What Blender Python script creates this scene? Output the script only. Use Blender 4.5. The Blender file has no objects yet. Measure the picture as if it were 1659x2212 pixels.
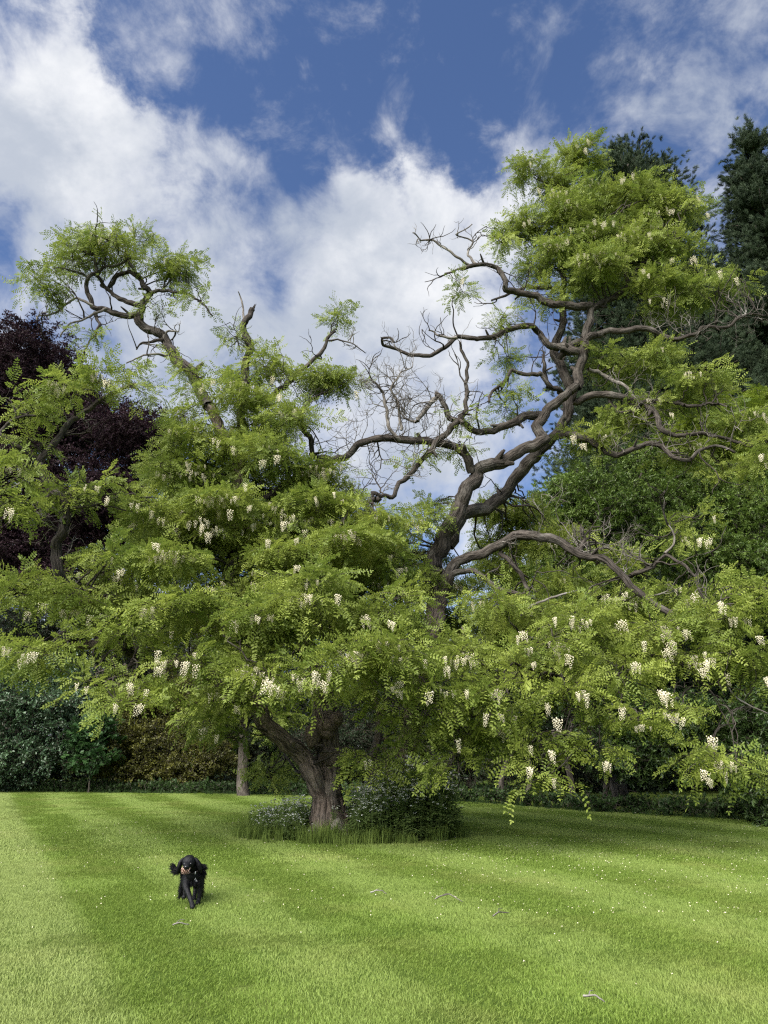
import bpy, math, random
import numpy as np
from mathutils import Vector, noise as mnoise

random.seed(7)
rng = np.random.default_rng(11)
sc = bpy.context.scene
COL = sc.collection
R = math.radians

# ------------------------------------------------------------------ camera
CAM_H = 1.6
FPX = 1522.0                       # focal length for a 1659 x 2212 frame
CXF, CYF = 829.5, 1106.0
PITCH = R(18.73)
cam = bpy.data.cameras.new('camera')
cam.sensor_fit = 'VERTICAL'
cam.sensor_height = 24.0
cam.lens = 24.0 * FPX / 2212.0
cam.clip_start = 0.1
cam.clip_end = 2000
cam_ob = bpy.data.objects.new('camera', cam)
cam_ob.location = (0, 0, CAM_H)
cam_ob.rotation_euler = (math.pi / 2 + PITCH, 0, 0)
COL.objects.link(cam_ob)
sc.camera = cam_ob

# ------------------------------------------------------------------ sky, sun, exposure
SUN_DIR = Vector((-0.42, -0.54, 0.74)).normalized()     # towards the sun
sc.view_settings.view_transform = 'Standard'
sc.view_settings.look = 'None'
sc.view_settings.exposure = 1.2
sc.view_settings.gamma = 1.0
sc.view_settings.use_curve_mapping = False
sc.cycles.use_denoising = False
sc.cycles.filter_width = 1.25
sc.cycles.max_bounces = 8
sc.cycles.diffuse_bounces = 5
sc.cycles.transmission_bounces = 4
sc.cycles.glossy_bounces = 2


def ray(fx, fy):
    v = CYF - fy
    up = v * math.cos(PITCH) + FPX * math.sin(PITCH)
    fw = FPX * math.cos(PITCH) - v * math.sin(PITCH)
    return np.array([fx - CXF, fw, up])


world = bpy.data.worlds.new('World')
sc.world = world
world.use_nodes = True
WT = world.node_tree
for n in list(WT.nodes):
    WT.nodes.remove(n)


def nd(tree, typ, **kw):
    n = tree.nodes.new(typ)
    for k, v in kw.items():
        if k.startswith('i_'):
            key = k[2:]
            key = int(key) if key.isdigit() else key
            n.inputs[key].default_value = v
        else:
            setattr(n, k, v)
    return n


def math_n(tree, op, a, b=None, c=None, clamp=False):
    n = tree.nodes.new('ShaderNodeMath')
    n.operation = op
    n.use_clamp = clamp
    for i, s in enumerate((a, b, c)):
        if s is None:
            continue
        if isinstance(s, (int, float)):
            n.inputs[i].default_value = s
        else:
            tree.links.new(s, n.inputs[i])
    return n.outputs[0]


def smooth(tree, x, a, b, lo=0.0, hi=1.0):
    n = tree.nodes.new('ShaderNodeMapRange')
    n.interpolation_type = 'SMOOTHSTEP'
    tree.links.new(x, n.inputs[0])
    n.inputs[1].default_value = a
    n.inputs[2].default_value = b
    n.inputs[3].default_value = lo
    n.inputs[4].default_value = hi
    return n.outputs[0]


def mixrgb(tree, fac, a, b, blend='MIX'):
    n = tree.nodes.new('ShaderNodeMix')
    n.data_type = 'RGBA'
    n.blend_type = blend
    n.clamp_factor = True
    for s, i in ((fac, 0), (a, 6), (b, 7)):
        if isinstance(s, (int, float)):
            n.inputs[i].default_value = s
        elif isinstance(s, tuple):
            n.inputs[i].default_value = (*s, 1.0)
        else:
            tree.links.new(s, n.inputs[i])
    return n.outputs[2]


def build_sky():
    t = WT
    L = t.links.new
    sky = nd(t, 'ShaderNodeTexSky', sky_type='NISHITA', sun_disc=False)
    sky.sun_elevation = math.asin(SUN_DIR.z)
    sky.sun_rotation = math.atan2(SUN_DIR.x, SUN_DIR.y)
    sky.air_density = 1.0
    sky.dust_density = 0.3
    sky.ozone_density = 3.0
    blue = mixrgb(t, 1.0, sky.outputs[0], (0.053, 0.056, 0.066), 'MULTIPLY')
    tc = nd(t, 'ShaderNodeTexCoord')
    vec = tc.outputs['Generated']
    # ragged edges: the look-up direction is pushed about by noise
    n0 = nd(t, 'ShaderNodeTexNoise', i_Scale=5.0, i_Detail=10.0, i_Roughness=0.62)
    L(vec, n0.inputs['Vector'])
    sub = nd(t, 'ShaderNodeVectorMath', operation='SUBTRACT')
    L(n0.outputs['Color'], sub.inputs[0])
    sub.inputs[1].default_value = (0.5, 0.5, 0.5)
    scl = nd(t, 'ShaderNodeVectorMath', operation='SCALE')
    L(sub.outputs[0], scl.inputs[0])
    scl.inputs['Scale'].default_value = 0.36
    add = nd(t, 'ShaderNodeVectorMath', operation='ADD')
    L(vec, add.inputs[0])
    L(scl.outputs[0], add.inputs[1])
    nrm = nd(t, 'ShaderNodeVectorMath', operation='NORMALIZE')
    L(add.outputs[0], nrm.inputs[0])
    dvec = nrm.outputs[0]
    banks = [  # x, y, radius (frame px), weight of a cloud bank (+) or clear patch (-)
        (60, 90, 230, .75), (150, 260, 230, .85), (40, 430, 230, .5), (280, 290, 110, .35),
        (240, 480, 200, .36), (420, 390, 120, .20), (600, 300, 150, .16),
        (700, 620, 230, .55), (900, 570, 220, .70), (890, 450, 90, .40), (560, 760, 420, .75),
        (1000, 800, 400, .70), (250, 740, 330, .42), (860, 200, 100, .28), (935, 70, 60, .26),
        (1130, 300, 150, .22), (1390, 140, 150, .32), (1620, 150, 180, .75), (1490, 320, 150, .55),
        (1670, 30, 120, .5), (1050, 430, 140, .2),
        (600, 190, 140, -.25), (760, 330, 120, -.28), (540, 430, 90, -.22), (980, 250, 130, -.25), (360, 60, 170, -.5), (700, 80, 260, -.42), (1150, 80, 260, -.35), (390, 230, 70, -.25),
        (940, 330, 90, -.22), (700, 410, 130, -.25), (10, 560, 70, -.2), (1250, 190, 120, -.2), (1430, 380, 60, -.25)]
    tot = None
    for x, y, rad, w in banks:
        d = ray(x, y)
        ln = np.linalg.norm(d)
        d = d / ln
        ang = math.atan(rad / ln * 1.15)
        dot = nd(t, 'ShaderNodeVectorMath', operation='DOT_PRODUCT')
        L(dvec, dot.inputs[0])
        dot.inputs[1].default_value = tuple(d)
        v = smooth(t, dot.outputs['Value'], math.cos(ang), math.cos(ang * 0.2), 0.0, w * .62)
        tot = v if tot is None else math_n(t, 'ADD', tot, v)
    n1 = nd(t, 'ShaderNodeTexNoise', i_Scale=3.2, i_Detail=12.0, i_Roughness=0.60, i_Distortion=0.35)
    L(vec, n1.inputs['Vector'])
    n2 = nd(t, 'ShaderNodeTexNoise', i_Scale=10.0, i_Detail=9.0, i_Roughness=0.62, i_Distortion=0.5)
    L(vec, n2.inputs['Vector'])
    f1 = math_n(t, 'MULTIPLY_ADD', n1.outputs[0], 4.2, -2.3)
    f2 = math_n(t, 'MULTIPLY_ADD', n2.outputs[0], 2.2, -1.14)
    dens = math_n(t, 'ADD', math_n(t, 'ADD', tot, f1), f2)
    sep = nd(t, 'ShaderNodeSeparateXYZ')
    L(vec, sep.inputs[0])
    dens = math_n(t, 'ADD', dens, smooth(t, sep.outputs[2], 0.10, 0.48, 0.55, 0.0))
    alpha = smooth(t, dens, -0.40, 0.95)
    # a thin veil of torn high cloud everywhere
    vm = nd(t, 'ShaderNodeMapping')
    vm.inputs['Scale'].default_value = (1.0, 0.6, 1.9)
    vm.inputs['Rotation'].default_value = (0.0, 0.6, 0.0)
    L(vec, vm.inputs[0])
    n4 = nd(t, 'ShaderNodeTexNoise', i_Scale=5.5, i_Detail=13.0, i_Roughness=0.66, i_Distortion=0.15)
    L(vm.outputs[0], n4.inputs['Vector'])
    veil = smooth(t, n4.outputs[0], 0.50, 0.76, 0.0, 0.5)
    alpha = math_n(t, 'MAXIMUM', alpha, veil)
    # thick parts are greyer underneath, thin rims bright
    n3 = nd(t, 'ShaderNodeTexNoise', i_Scale=4.0, i_Detail=9.0, i_Roughness=0.58, i_Distortion=0.3)
    L(vec, n3.inputs['Vector'])
    grey = smooth(t, math_n(t, 'MULTIPLY_ADD', n3.outputs[0], 2.2, math_n(t, 'MULTIPLY_ADD', dens, 0.22, -0.80)), 0.10, 0.75)
    ccol = mixrgb(t, grey, (0.43, 0.435, 0.445), (0.235, 0.258, 0.30))
    col = mixrgb(t, alpha, blue, ccol)
    bg = nd(t, 'ShaderNodeBackground', i_Strength=1.0)
    L(col, bg.inputs[0])
    out = nd(t, 'ShaderNodeOutputWorld')
    L(bg.outputs[0], out.inputs[0])
    world.cycles.sampling_method = 'MANUAL'
    world.cycles.sample_map_resolution = 512


build_sky()
sun = bpy.data.lights.new('sun', 'SUN')
sun.energy = 4.8
sun.angle = R(58)
sun.color = (1.0, 0.955, 0.88)
sun_ob = bpy.data.objects.new('sun', sun)
sun_ob.rotation_euler = (-SUN_DIR).to_track_quat('-Z', 'Y').to_euler()
sun_ob.location = (0, 0, 40)
COL.objects.link(sun_ob)


# ------------------------------------------------------------------ helpers
def at(fx, fy, Y):
    """the place Y metres ahead of the camera that a pixel of the 1659-wide frame looks at, and metres per pixel there"""
    r = ray(fx, fy)
    t = Y / r[1]
    return np.array([r[0] * t, Y, CAM_H + r[2] * t]), t


def material(name):
    m = bpy.data.materials.new(name)
    m.use_nodes = True
    t = m.node_tree
    for n in list(t.nodes):
        t.nodes.remove(n)
    out = t.nodes.new('ShaderNodeOutputMaterial')
    return m, t, out


def leaf_material(name, c_dark, c_light, rough=0.5, trans=0.35, clump=0.6, spec=0.3, tcol=None):
    m, t, out = material(name)
    L = t.links.new
    oi = nd(t, 'ShaderNodeObjectInfo')
    geo = nd(t, 'ShaderNodeNewGeometry')
    nz = nd(t, 'ShaderNodeTexNoise', i_Scale=clump, i_Detail=3.0)
    L(geo.outputs['Position'], nz.inputs['Vector'])
    f = math_n(t, 'MULTIPLY_ADD', oi.outputs['Random'], 0.55, math_n(t, 'MULTIPLY_ADD', nz.outputs[0], 1.2, -0.38), clamp=True)
    col = mixrgb(t, f, c_dark, c_light)
    b = nd(t, 'ShaderNodeBsdfPrincipled', i_Roughness=rough)
    b.inputs['Specular IOR Level'].default_value = spec
    L(col, b.inputs['Base Color'])
    tr = nd(t, 'ShaderNodeBsdfTranslucent')
    if tcol:
        L(mixrgb(t, 1.0, col, tcol, 'MULTIPLY'), tr.inputs[0])
    else:
        L(col, tr.inputs[0])
    mx = nd(t, 'ShaderNodeMixShader')
    mx.inputs[0].default_value = trans
    L(b.outputs[0], mx.inputs[1])
    L(tr.outputs[0], mx.inputs[2])
    L(mx.outputs[0], out.inputs[0])
    return m


def bark_material(name, dark, mid, light, scale=1.0, lichen=0.28, bump=1.0):
    """furrowed bark: the noise is stretched along the limb by the UV map (u round it, v along it, in metres)"""
    m, t, out = material(name)
    L = t.links.new
    uv = nd(t, 'ShaderNodeUVMap', uv_map='UVMap')
    mp = nd(t, 'ShaderNodeMapping')
    mp.inputs['Scale'].default_value = (26 * scale, 3.4 * scale, 1)
    L(uv.outputs[0], mp.inputs[0])
    n1 = nd(t, 'ShaderNodeTexNoise', i_Scale=1.0, i_Detail=6.0, i_Roughness=0.62, i_Distortion=0.8)
    L(mp.outputs[0], n1.inputs['Vector'])
    geo = nd(t, 'ShaderNodeNewGeometry')
    n2 = nd(t, 'ShaderNodeTexNoise', i_Scale=2.3, i_Detail=5.0, i_Roughness=0.6)
    L(geo.outputs['Position'], n2.inputs['Vector'])
    ridge = smooth(t, n1.outputs[0], 0.34, 0.64)
    c = mixrgb(t, ridge, dark, mid)
    lf = math_n(t, 'MULTIPLY', smooth(t, n2.outputs[0], 0.48, 0.72), math_n(t, 'MULTIPLY_ADD', ridge, lichen, lichen))
    c = mixrgb(t, lf, c, light)
    b = nd(t, 'ShaderNodeBsdfPrincipled', i_Roughness=0.9)
    b.inputs['Specular IOR Level'].default_value = 0.15
    L(c, b.inputs['Base Color'])
    bp = nd(t, 'ShaderNodeBump', i_Strength=bump, i_Distance=0.07)
    L(n1.outputs[0], bp.inputs['Height'])
    L(bp.outputs[0], b.inputs['Normal'])
    L(b.outputs[0], out.inputs[0])
    return m


def plain_material(name, c1, c2, scale=8.0, rough=0.8, spec=0.3, bump=0.0, random_mix=0.0):
    m, t, out = material(name)
    L = t.links.new
    geo = nd(t, 'ShaderNodeTexCoord')
    nz = nd(t, 'ShaderNodeTexNoise', i_Scale=scale, i_Detail=5.0, i_Roughness=0.6)
    L(geo.outputs['Object'], nz.inputs['Vector'])
    f = smooth(t, nz.outputs[0], 0.35, 0.65)
    b = nd(t, 'ShaderNodeBsdfPrincipled', i_Roughness=rough)
    b.inputs['Specular IOR Level'].default_value = spec
    L(mixrgb(t, f, c1, c2), b.inputs['Base Color'])
    if bump:
        bp = nd(t, 'ShaderNodeBump', i_Strength=bump, i_Distance=0.02)
        L(nz.outputs[0], bp.inputs['Height'])
        L(bp.outputs[0], b.inputs['Normal'])
    L(b.outputs[0], out.inputs[0])
    return m


def tag(o, label=None, cat=None, group=None, kind=None):
    if label:
        o['label'] = label
    if cat:
        o['category'] = cat
    if group:
        o['group'] = group
    if kind:
        o['kind'] = kind
    return o


def empty(name, loc, label=None, cat=None, group=None):
    o = bpy.data.objects.new(name, None)
    o.location = loc
    o.empty_display_size = 0.3
    COL.objects.link(o)
    return tag(o, label, cat, group)


def origin_of(parent):
    p = np.zeros(3)
    while parent is not None:
        p = p + np.array(parent.location)
        parent = parent.parent
    return p


class MB:
    """collects vertices, faces, uvs and material slots of one mesh (in world coordinates)"""

    def __init__(self):
        self.v, self.f, self.uv, self.mi, self.n = [], [], [], [], 0

    def add(self, verts, faces, mi=0, uvs=None):
        verts = np.asarray(verts, float).reshape(-1, 3)
        for f in faces:
            self.f.append([i + self.n for i in f])
            self.mi.append(mi)
        if uvs is not None:
            self.uv.extend(uvs)
        self.v.append(verts)
        self.n += len(verts)

    def tube(self, pts, rad, sides=8, mi=0, cap=True, flute=None, v0=0.0):
        pts = np.asarray(pts, float)
        rad = np.asarray(rad, float)
        n = len(pts)
        tan = np.gradient(pts, axis=0)
        tan /= np.linalg.norm(tan, axis=1)[:, None] + 1e-9
        ref = np.array([0, 0, 1.0]) if abs(tan[0][2]) < 0.9 else np.array([1.0, 0, 0])
        a = np.cross(tan[0], ref)
        a /= np.linalg.norm(a)
        ring = []
        ln = v0
        ang = np.arange(sides) / sides * 2 * math.pi
        vl = []
        for i in range(n):
            a = a - tan[i] * np.dot(a, tan[i])
            a /= np.linalg.norm(a) + 1e-9
            b = np.cross(tan[i], a)
            if i:
                ln += np.linalg.norm(pts[i] - pts[i - 1])
            vl.append(ln)
            rr = np.full(sides, rad[i])
            if flute is not None:
                rr = rr * flute(ang, ln, i / (n - 1))
            ring.append(pts[i] + (np.cos(ang) * rr)[:, None] * a + (np.sin(ang) * rr)[:, None] * b)
        V = np.concatenate(ring)
        F, U = [], []
        circ = 2 * math.pi * float(np.mean(rad))
        for i in range(n - 1):
            for j in range(sides):
                k = (j + 1) % sides
                F.append((i * sides + j, i * sides + k, (i + 1) * sides + k, (i + 1) * sides + j))
                u0, u1 = j / sides * circ, (j + 1) / sides * circ
                U += [(u0, vl[i]), (u1, vl[i]), (u1, vl[i + 1]), (u0, vl[i + 1])]
        if cap:
            F.append(tuple(range((n - 1) * sides, n * sides)))
            U += [(0.02 * math.cos(x), vl[-1] + 0.02 * math.sin(x)) for x in ang]
        self.add(V, F, mi, U)

    def build(self, name, mats, parent=None, smooth_shade=True):
        me = bpy.data.meshes.new(name)
        V = np.concatenate(self.v) if self.v else np.zeros((0, 3))
        org = origin_of(parent)
        V = V - org
        me.from_pydata([tuple(x) for x in V], [], self.f)
        for m in (mats if isinstance(mats, (list, tuple)) else [mats]):
            me.materials.append(m)
        me.polygons.foreach_set('material_index', np.array(self.mi, dtype=np.int32))
        if smooth_shade:
            me.polygons.foreach_set('use_smooth', np.ones(len(self.f), dtype=bool))
        if self.uv and len(self.uv) == len(me.loops):
            uvl = me.uv_layers.new(name='UVMap')
            uvl.data.foreach_set('uv', np.array(self.uv, dtype=np.float32).ravel())
        me.update()
        o = bpy.data.objects.new(name, me)
        COL.objects.link(o)
        if parent is not None:
            o.parent = parent
        return o


def catmull(P, sub):
    P = np.asarray(P, float)
    Q = np.vstack([2 * P[0] - P[1], P, 2 * P[-1] - P[-2]])
    out = []
    for i in range(1, len(Q) - 2):
        for k in range(sub):
            s = k / sub
            a, b, c, d = Q[i - 1], Q[i], Q[i + 1], Q[i + 2]
            out.append(0.5 * (2 * b + (c - a) * s + (2 * a - 5 * b + 4 * c - d) * s * s + (3 * b - a - 3 * c + d) * s ** 3))
    out.append(P[-1])
    return np.array(out)


# --- geometry nodes scatter: templates and points live in ONE mesh, told apart by the attribute tid
_groups = {}


def scatter_group(nvar):
    if nvar in _groups:
        return _groups[nvar]
    g = bpy.data.node_groups.new('scatter_%d' % nvar, 'GeometryNodeTree')
    g.interface.new_socket('Geometry', in_out='INPUT', socket_type='NodeSocketGeometry')
    g.interface.new_socket('Geometry', in_out='OUTPUT', socket_type='NodeSocketGeometry')
    N, L = g.nodes.new, g.links.new
    gi, go = N('NodeGroupInput'), N('NodeGroupOutput')

    def attr(nm, ty):
        a = N('GeometryNodeInputNamedAttribute')
        a.data_type = ty
        a.inputs[0].default_value = nm
        return a.outputs[0]
    tid = attr('tid', 'INT')

    def pick(k):
        c = N('FunctionNodeCompare')
        c.data_type = 'INT'
        c.operation = 'EQUAL'
        L(tid, c.inputs[2])
        c.inputs[3].default_value = k
        s = N('GeometryNodeSeparateGeometry')
        s.domain = 'POINT'
        L(gi.outputs[0], s.inputs[0])
        L(c.outputs[0], s.inputs[1])
        return s.outputs[0]
    join = N('GeometryNodeJoinGeometry')
    for k in range(nvar):
        gti = N('GeometryNodeGeometryToInstance')
        L(pick(k + 1), gti.inputs[0])
        L(gti.outputs[0], join.inputs[0])
    iop = N('GeometryNodeInstanceOnPoints')
    L(pick(0), iop.inputs['Points'])
    L(join.outputs[0], iop.inputs['Instance'])
    iop.inputs['Pick Instance'].default_value = True
    L(attr('vi', 'INT'), iop.inputs['Instance Index'])
    e2r = N('FunctionNodeEulerToRotation')
    L(attr('rot', 'FLOAT_VECTOR'), e2r.inputs[0])
    L(e2r.outputs[0], iop.inputs['Rotation'])
    L(attr('sc', 'FLOAT'), iop.inputs['Scale'])
    L(iop.outputs[0], go.inputs[0])
    _groups[nvar] = g
    return g


def scatter(name, templates, pts, eul, scl, mats, parent=None):
    """templates: list of MB; pts/eul/scl: where, how turned, how large"""
    pts = np.asarray(pts, float) - origin_of(parent)
    n = len(pts)
    me = bpy.data.meshes.new(name)
    V, F, MI, T = [pts], [], [], [np.zeros(n, int)]
    off = n
    for k, tm in enumerate(templates):
        tv = np.concatenate(tm.v)
        V.append(tv)
        T.append(np.full(len(tv), k + 1))
        F += [[i + off for i in f] for f in tm.f]
        MI += tm.mi
        off += len(tv)
    V = np.concatenate(V)
    T = np.concatenate(T)
    me.from_pydata(V.tolist(), [], F)
    for m in mats:
        me.materials.append(m)
    me.polygons.foreach_set('material_index', np.array(MI, dtype=np.int32))
    tot = len(V)
    a = me.attributes.new('tid', 'INT', 'POINT')
    a.data.foreach_set('value', T.astype(np.int32))
    vi = np.zeros(tot, np.int32)
    vi[:n] = rng.integers(0, len(templates), n)
    me.attributes.new('vi', 'INT', 'POINT').data.foreach_set('value', vi)
    rot = np.zeros((tot, 3), np.float32)
    rot[:n] = eul
    me.attributes.new('rot', 'FLOAT_VECTOR', 'POINT').data.foreach_set('vector', rot.ravel())
    s = np.ones(tot, np.float32)
    s[:n] = scl
    me.attributes.new('sc', 'FLOAT', 'POINT').data.foreach_set('value', s)
    me.update()
    o = bpy.data.objects.new(name, me)
    COL.objects.link(o)
    md = o.modifiers.new('scatter', 'NODES')
    md.node_group = scatter_group(len(templates))
    if parent is not None:
        o.parent = parent
    return o


def euler_from_axes(X, up, roll):
    """Euler angles whose local X is X, local Z as near to up as may be, rolled about X"""
    X = X / (np.linalg.norm(X, axis=1)[:, None] + 1e-9)
    Yv = np.cross(up, X)
    Yv /= np.linalg.norm(Yv, axis=1)[:, None] + 1e-9
    Z = np.cross(X, Yv)
    c, s = np.cos(roll)[:, None], np.sin(roll)[:, None]
    Y2 = Yv * c + Z * s
    Z2 = -Yv * s + Z * c
    ey = np.arcsin(np.clip(-X[:, 2], -1, 1))
    ex = np.arctan2(Y2[:, 2], Z2[:, 2])
    ez = np.arctan2(X[:, 1], X[:, 0])
    return np.stack([ex, ey, ez], axis=1)


def sphere_dirs(n):
    d = rng.normal(size=(n, 3))
    return d / np.linalg.norm(d, axis=1)[:, None]


# ------------------------------------------------------------------ materials
M_LOCUST = leaf_material('locust_leaf', (0.110, 0.170, 0.027), (0.335, 0.390, 0.074), 0.5, 0.42, 0.9)
M_BARK = bark_material('locust_bark', (0.018, 0.015, 0.012), (0.092, 0.078, 0.066), (0.26, 0.245, 0.215), 1.0, 0.2)
M_TRUNK = bark_material('trunk_bark', (0.050, 0.038, 0.030), (0.250, 0.195, 0.155), (0.36, 0.33, 0.28), 1.0, 0.2)  # lighter copy of the limb bark: brightness painted in against crown shade
M_TWIG = plain_material('dark_twig', (0.03, 0.025, 0.02), (0.06, 0.05, 0.04), 9, .9, .1)
M_DEAD = bark_material('dead_wood', (0.06, 0.052, 0.045), (0.20, 0.18, 0.155), (0.36, 0.34, 0.31), 2.0, 0.5, 0.3)
M_FLOWER = plain_material('blossom_white', (0.76, 0.71, 0.54), (0.60, 0.52, 0.36), 30, 0.6)
M_BEECH = leaf_material('copper_beech_leaf', (0.018, 0.009, 0.014), (0.046, 0.021, 0.030), 0.6, 0.2, 0.5, 0.15)
M_SEQ = leaf_material('sequoia_needle', (0.018, 0.034, 0.018), (0.066, 0.095, 0.046), 0.65, 0.1, 0.7, 0.2)
M_HOLM = leaf_material('evergreen_leaf', (0.075, 0.130, 0.022), (0.210, 0.300, 0.060), 0.4, 0.28, 0.55, 0.45)
M_GOLD = leaf_material('golden_leaf', (0.080, 0.135, 0.014), (0.190, 0.240, 0.024), 0.5, 0.4, 0.4)
M_LAUREL = leaf_material('laurel_leaf', (0.034, 0.072, 0.032), (0.105, 0.175, 0.085), 0.32, 0.15, 0.7, 0.5)
M_HEDGE = leaf_material('beech_hedge_leaf', (0.044, 0.052, 0.009), (0.150, 0.150, 0.024), 0.45, 0.25, 0.8, 0.4)
M_YEW = leaf_material('yew_leaf', (0.009, 0.020, 0.008), (0.032, 0.058, 0.020), 0.5, 0.1, 0.5, 0.3)
M_RHODO = leaf_material('rhododendron_leaf', (0.028, 0.060, 0.016), (0.100, 0.160, 0.036), 0.35, 0.15, 0.8, 0.5)
M_MAPLE = leaf_material('maple_leaf', (0.030, 0.080, 0.025), (0.075, 0.150, 0.045), 0.45, 0.3, 1.0)
M_HERB = leaf_material('herb_leaf', (0.120, 0.180, 0.050), (0.230, 0.310, 0.100), 0.55, 0.42, 1.5, 0.1)
M_WEED = leaf_material('weed_leaf', (0.022, 0.048, 0.014), (0.065, 0.115, 0.030), 0.5, 0.3, 1.5)
M_TALL = leaf_material('long_grass', (0.110, 0.170, 0.036), (0.230, 0.300, 0.070), 0.55, 0.4, 1.5, 0.1)
M_UMBEL = plain_material('umbel_white', (0.72, 0.72, 0.66), (0.6, 0.62, 0.55), 20, 0.7)
M_STEMBARK = bark_material('grey_bark', (0.06, 0.05, 0.042), (0.17, 0.145, 0.12), (0.30, 0.27, 0.23), 1.0, 0.3)


# ------------------------------------------------------------------ leaf templates
def leaflet(mb, base, d, nrm, ln, wd, mi=0):
    """one elongated six-sided leaf blade"""
    d = d / np.linalg.norm(d)
    s = np.cross(nrm, d)
    s /= np.linalg.norm(s) + 1e-9
    nn = np.cross(d, s)
    p = [base, base + d * ln * .3 + s * wd * .46 + nn * ln * .04, base + d * ln * .7 + s * wd * .44 + nn * ln * .02, base + d * ln - nn * ln * .06,
         base + d * ln * .7 - s * wd * .44 + nn * ln * .02, base + d * ln * .3 - s * wd * .46 + nn * ln * .04]
    mb.add(p, [(0, 1, 2, 3), (0, 3, 4, 5)], mi)


def rnd(a, b):
    return random.uniform(a, b)


def unit(v):
    v = np.asarray(v, float)
    return v / (np.linalg.norm(v) + 1e-9)


def pinnate(mb, base, d, up, ln, pairs, lw=0.074):
    """a compound leaf: leaflets in pairs along an arching rachis"""
    d = unit(d)
    s = unit(np.cross(up, d))
    nn = np.cross(d, s)
    droop = rnd(0.15, 0.75)
    prev = np.array(base)
    for i in range(1, pairs + 1):
        u = i / (pairs + 0.4)
        p = base + d * ln * u * (1 - .12 * u * droop) - np.array([0, 0, 1]) * ln * droop * u * u
        if i >= 1:
            l = lw * rnd(.8, 1.1) * (1 - .25 * abs(u - .5))
            for sg in (1, -1):
                leaflet(mb, p, s * sg + d * rnd(.25, .5) + nn * rnd(-.25, .12), nn + s * sg * rnd(-.7, .7) + d * rnd(-.4, .4), l, l * .54)
        prev = p
    leaflet(mb, prev + d * ln * .03, d - nn * .3, nn, lw, lw * .46)


def spray_template(seed, length=0.62, nleaf=8, leaf=0.33, pairs=5):
    random.seed(seed)
    mb = MB()
    z = np.array([0, 0, 1.0])
    tw = []
    for i in range(6):
        u = i / 5
        tw.append([length * u, rnd(-.02, .02), .05 * math.sin(u * 2) - .16 * u * u])
    tw = np.array(tw)
    mb.tube(tw, np.linspace(.008, .003, 6), 3, 1)
    for k in range(nleaf):
        u = (k + 1) / nleaf
        x = u * 5
        i = min(int(x), 4)
        b = tw[i] * (1 - (x - i)) + tw[i + 1] * (x - i)
        a = (1 if k % 2 else -1) * rnd(.5, 1.25) * (1 - .55 * u)
        d = np.array([math.cos(a), math.sin(a), rnd(-.45, .45)])
        pinnate(mb, b, d, unit(z + np.array([rnd(-.9, .9), rnd(-.9, .9), 0])), leaf * rnd(.75, 1.1), pairs)
    mb.uv = []
    return mb


def sprig_template(seed, n=16, length=0.5, leaf=0.09, width=0.5, spread=0.5, whorl=False, lobed=False):
    """a twig of simple leaves"""
    random.seed(seed)
    mb = MB()
    z = np.array([0, 0, 1.0])
    twigs = [(np.zeros(3), unit([1, 0, rnd(-.1, .1)]), length)]
    for k in range(3):
        b = np.array([length * rnd(.1, .6), 0, 0])
        twigs.append((b, unit([1, rnd(-1.2, 1.2), rnd(-.5, .6)]), length * rnd(.4, .65)))
    for b, d, ln in twigs:
        mb.tube(np.array([b, b + d * ln * .5, b + d * ln]), [.007, .005, .003], 3, 1)
    for k in range(n):
        b, d, ln = twigs[k % 4]
        u = rnd(.72, 1.0) if whorl else rnd(.12, 1.0)
        p = b + d * ln * u
        dr = unit(d * rnd(.2, .8) + sphere_dirs(1)[0] * spread * 1.5)
        l = leaf * rnd(.7, 1.2)
        nr = unit(z + sphere_dirs(1)[0] * .7)
        if lobed:
            s = unit(np.cross(nr, dr))
            for a in (-1.1, -.5, 0, .5, 1.1):
                dd = dr * math.cos(a) + s * math.sin(a)
                leaflet(mb, p + dr * l * .3, dd - z * .2, nr, l * (1 - .25 * abs(a)), l * .42)
        else:
            leaflet(mb, p, dr, nr, l, l * width)
    mb.uv = []
    return mb


def needle_template(seed, n=42, length=0.5):
    """a plume of upswept cord-like conifer twigs"""
    random.seed(seed)
    mb = MB()
    for k in range(n):
        b = np.array([rnd(0, length * .6), rnd(-.06, .06), rnd(-.05, .05)])
        d = unit([rnd(.5, 1.2), rnd(-.75, .75), rnd(-.25, .8)])
        l = length * rnd(.28, .55)
        s = unit(np.cross(d, sphere_dirs(1)[0]))
        q = np.cross(d, s)
        w = rnd(.007, .012)
        mid = b + d * l * .55 + np.array([0, 0, -.02])
        tip = b + d * l + np.array([0, 0, .03])
        mb.add([b + s * w * .6, b - s * w * .3 + q * w * .5, b - s * w * .3 - q * w * .5, mid + s * w, mid - s * w * .5 + q * w, mid - s * w * .5 - q * w, tip],
               [(0, 1, 4, 3), (1, 2, 5, 4), (2, 0, 3, 5), (3, 4, 6), (4, 5, 6), (5, 3, 6)], 0)
    mb.uv = []
    return mb


T_LOCUST = [spray_template(100 + i) for i in range(7)]
T_LOCUST_S = [spray_template(140 + i, 0.5, 7, 0.28, 6) for i in range(4)]
T_BROAD = [sprig_template(200 + i, 22, .55, .10, .55, .55) for i in range(5)]
T_SMALL = [sprig_template(230 + i, 34, .45, .065, .6, .6) for i in range(5)]
T_WHORL = [sprig_template(260 + i, 36, .42, .115, .32, .75, whorl=True) for i in range(5)]
T_MAPLE = [sprig_template(290 + i, 9, .5, .13, .5, .5, lobed=True) for i in range(4)]
T_YEW = [sprig_template(310 + i, 40, .5, .06, .28, .5) for i in range(4)]
T_SEQ = [needle_template(330 + i) for i in range(5)]
random.seed(5)


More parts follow.
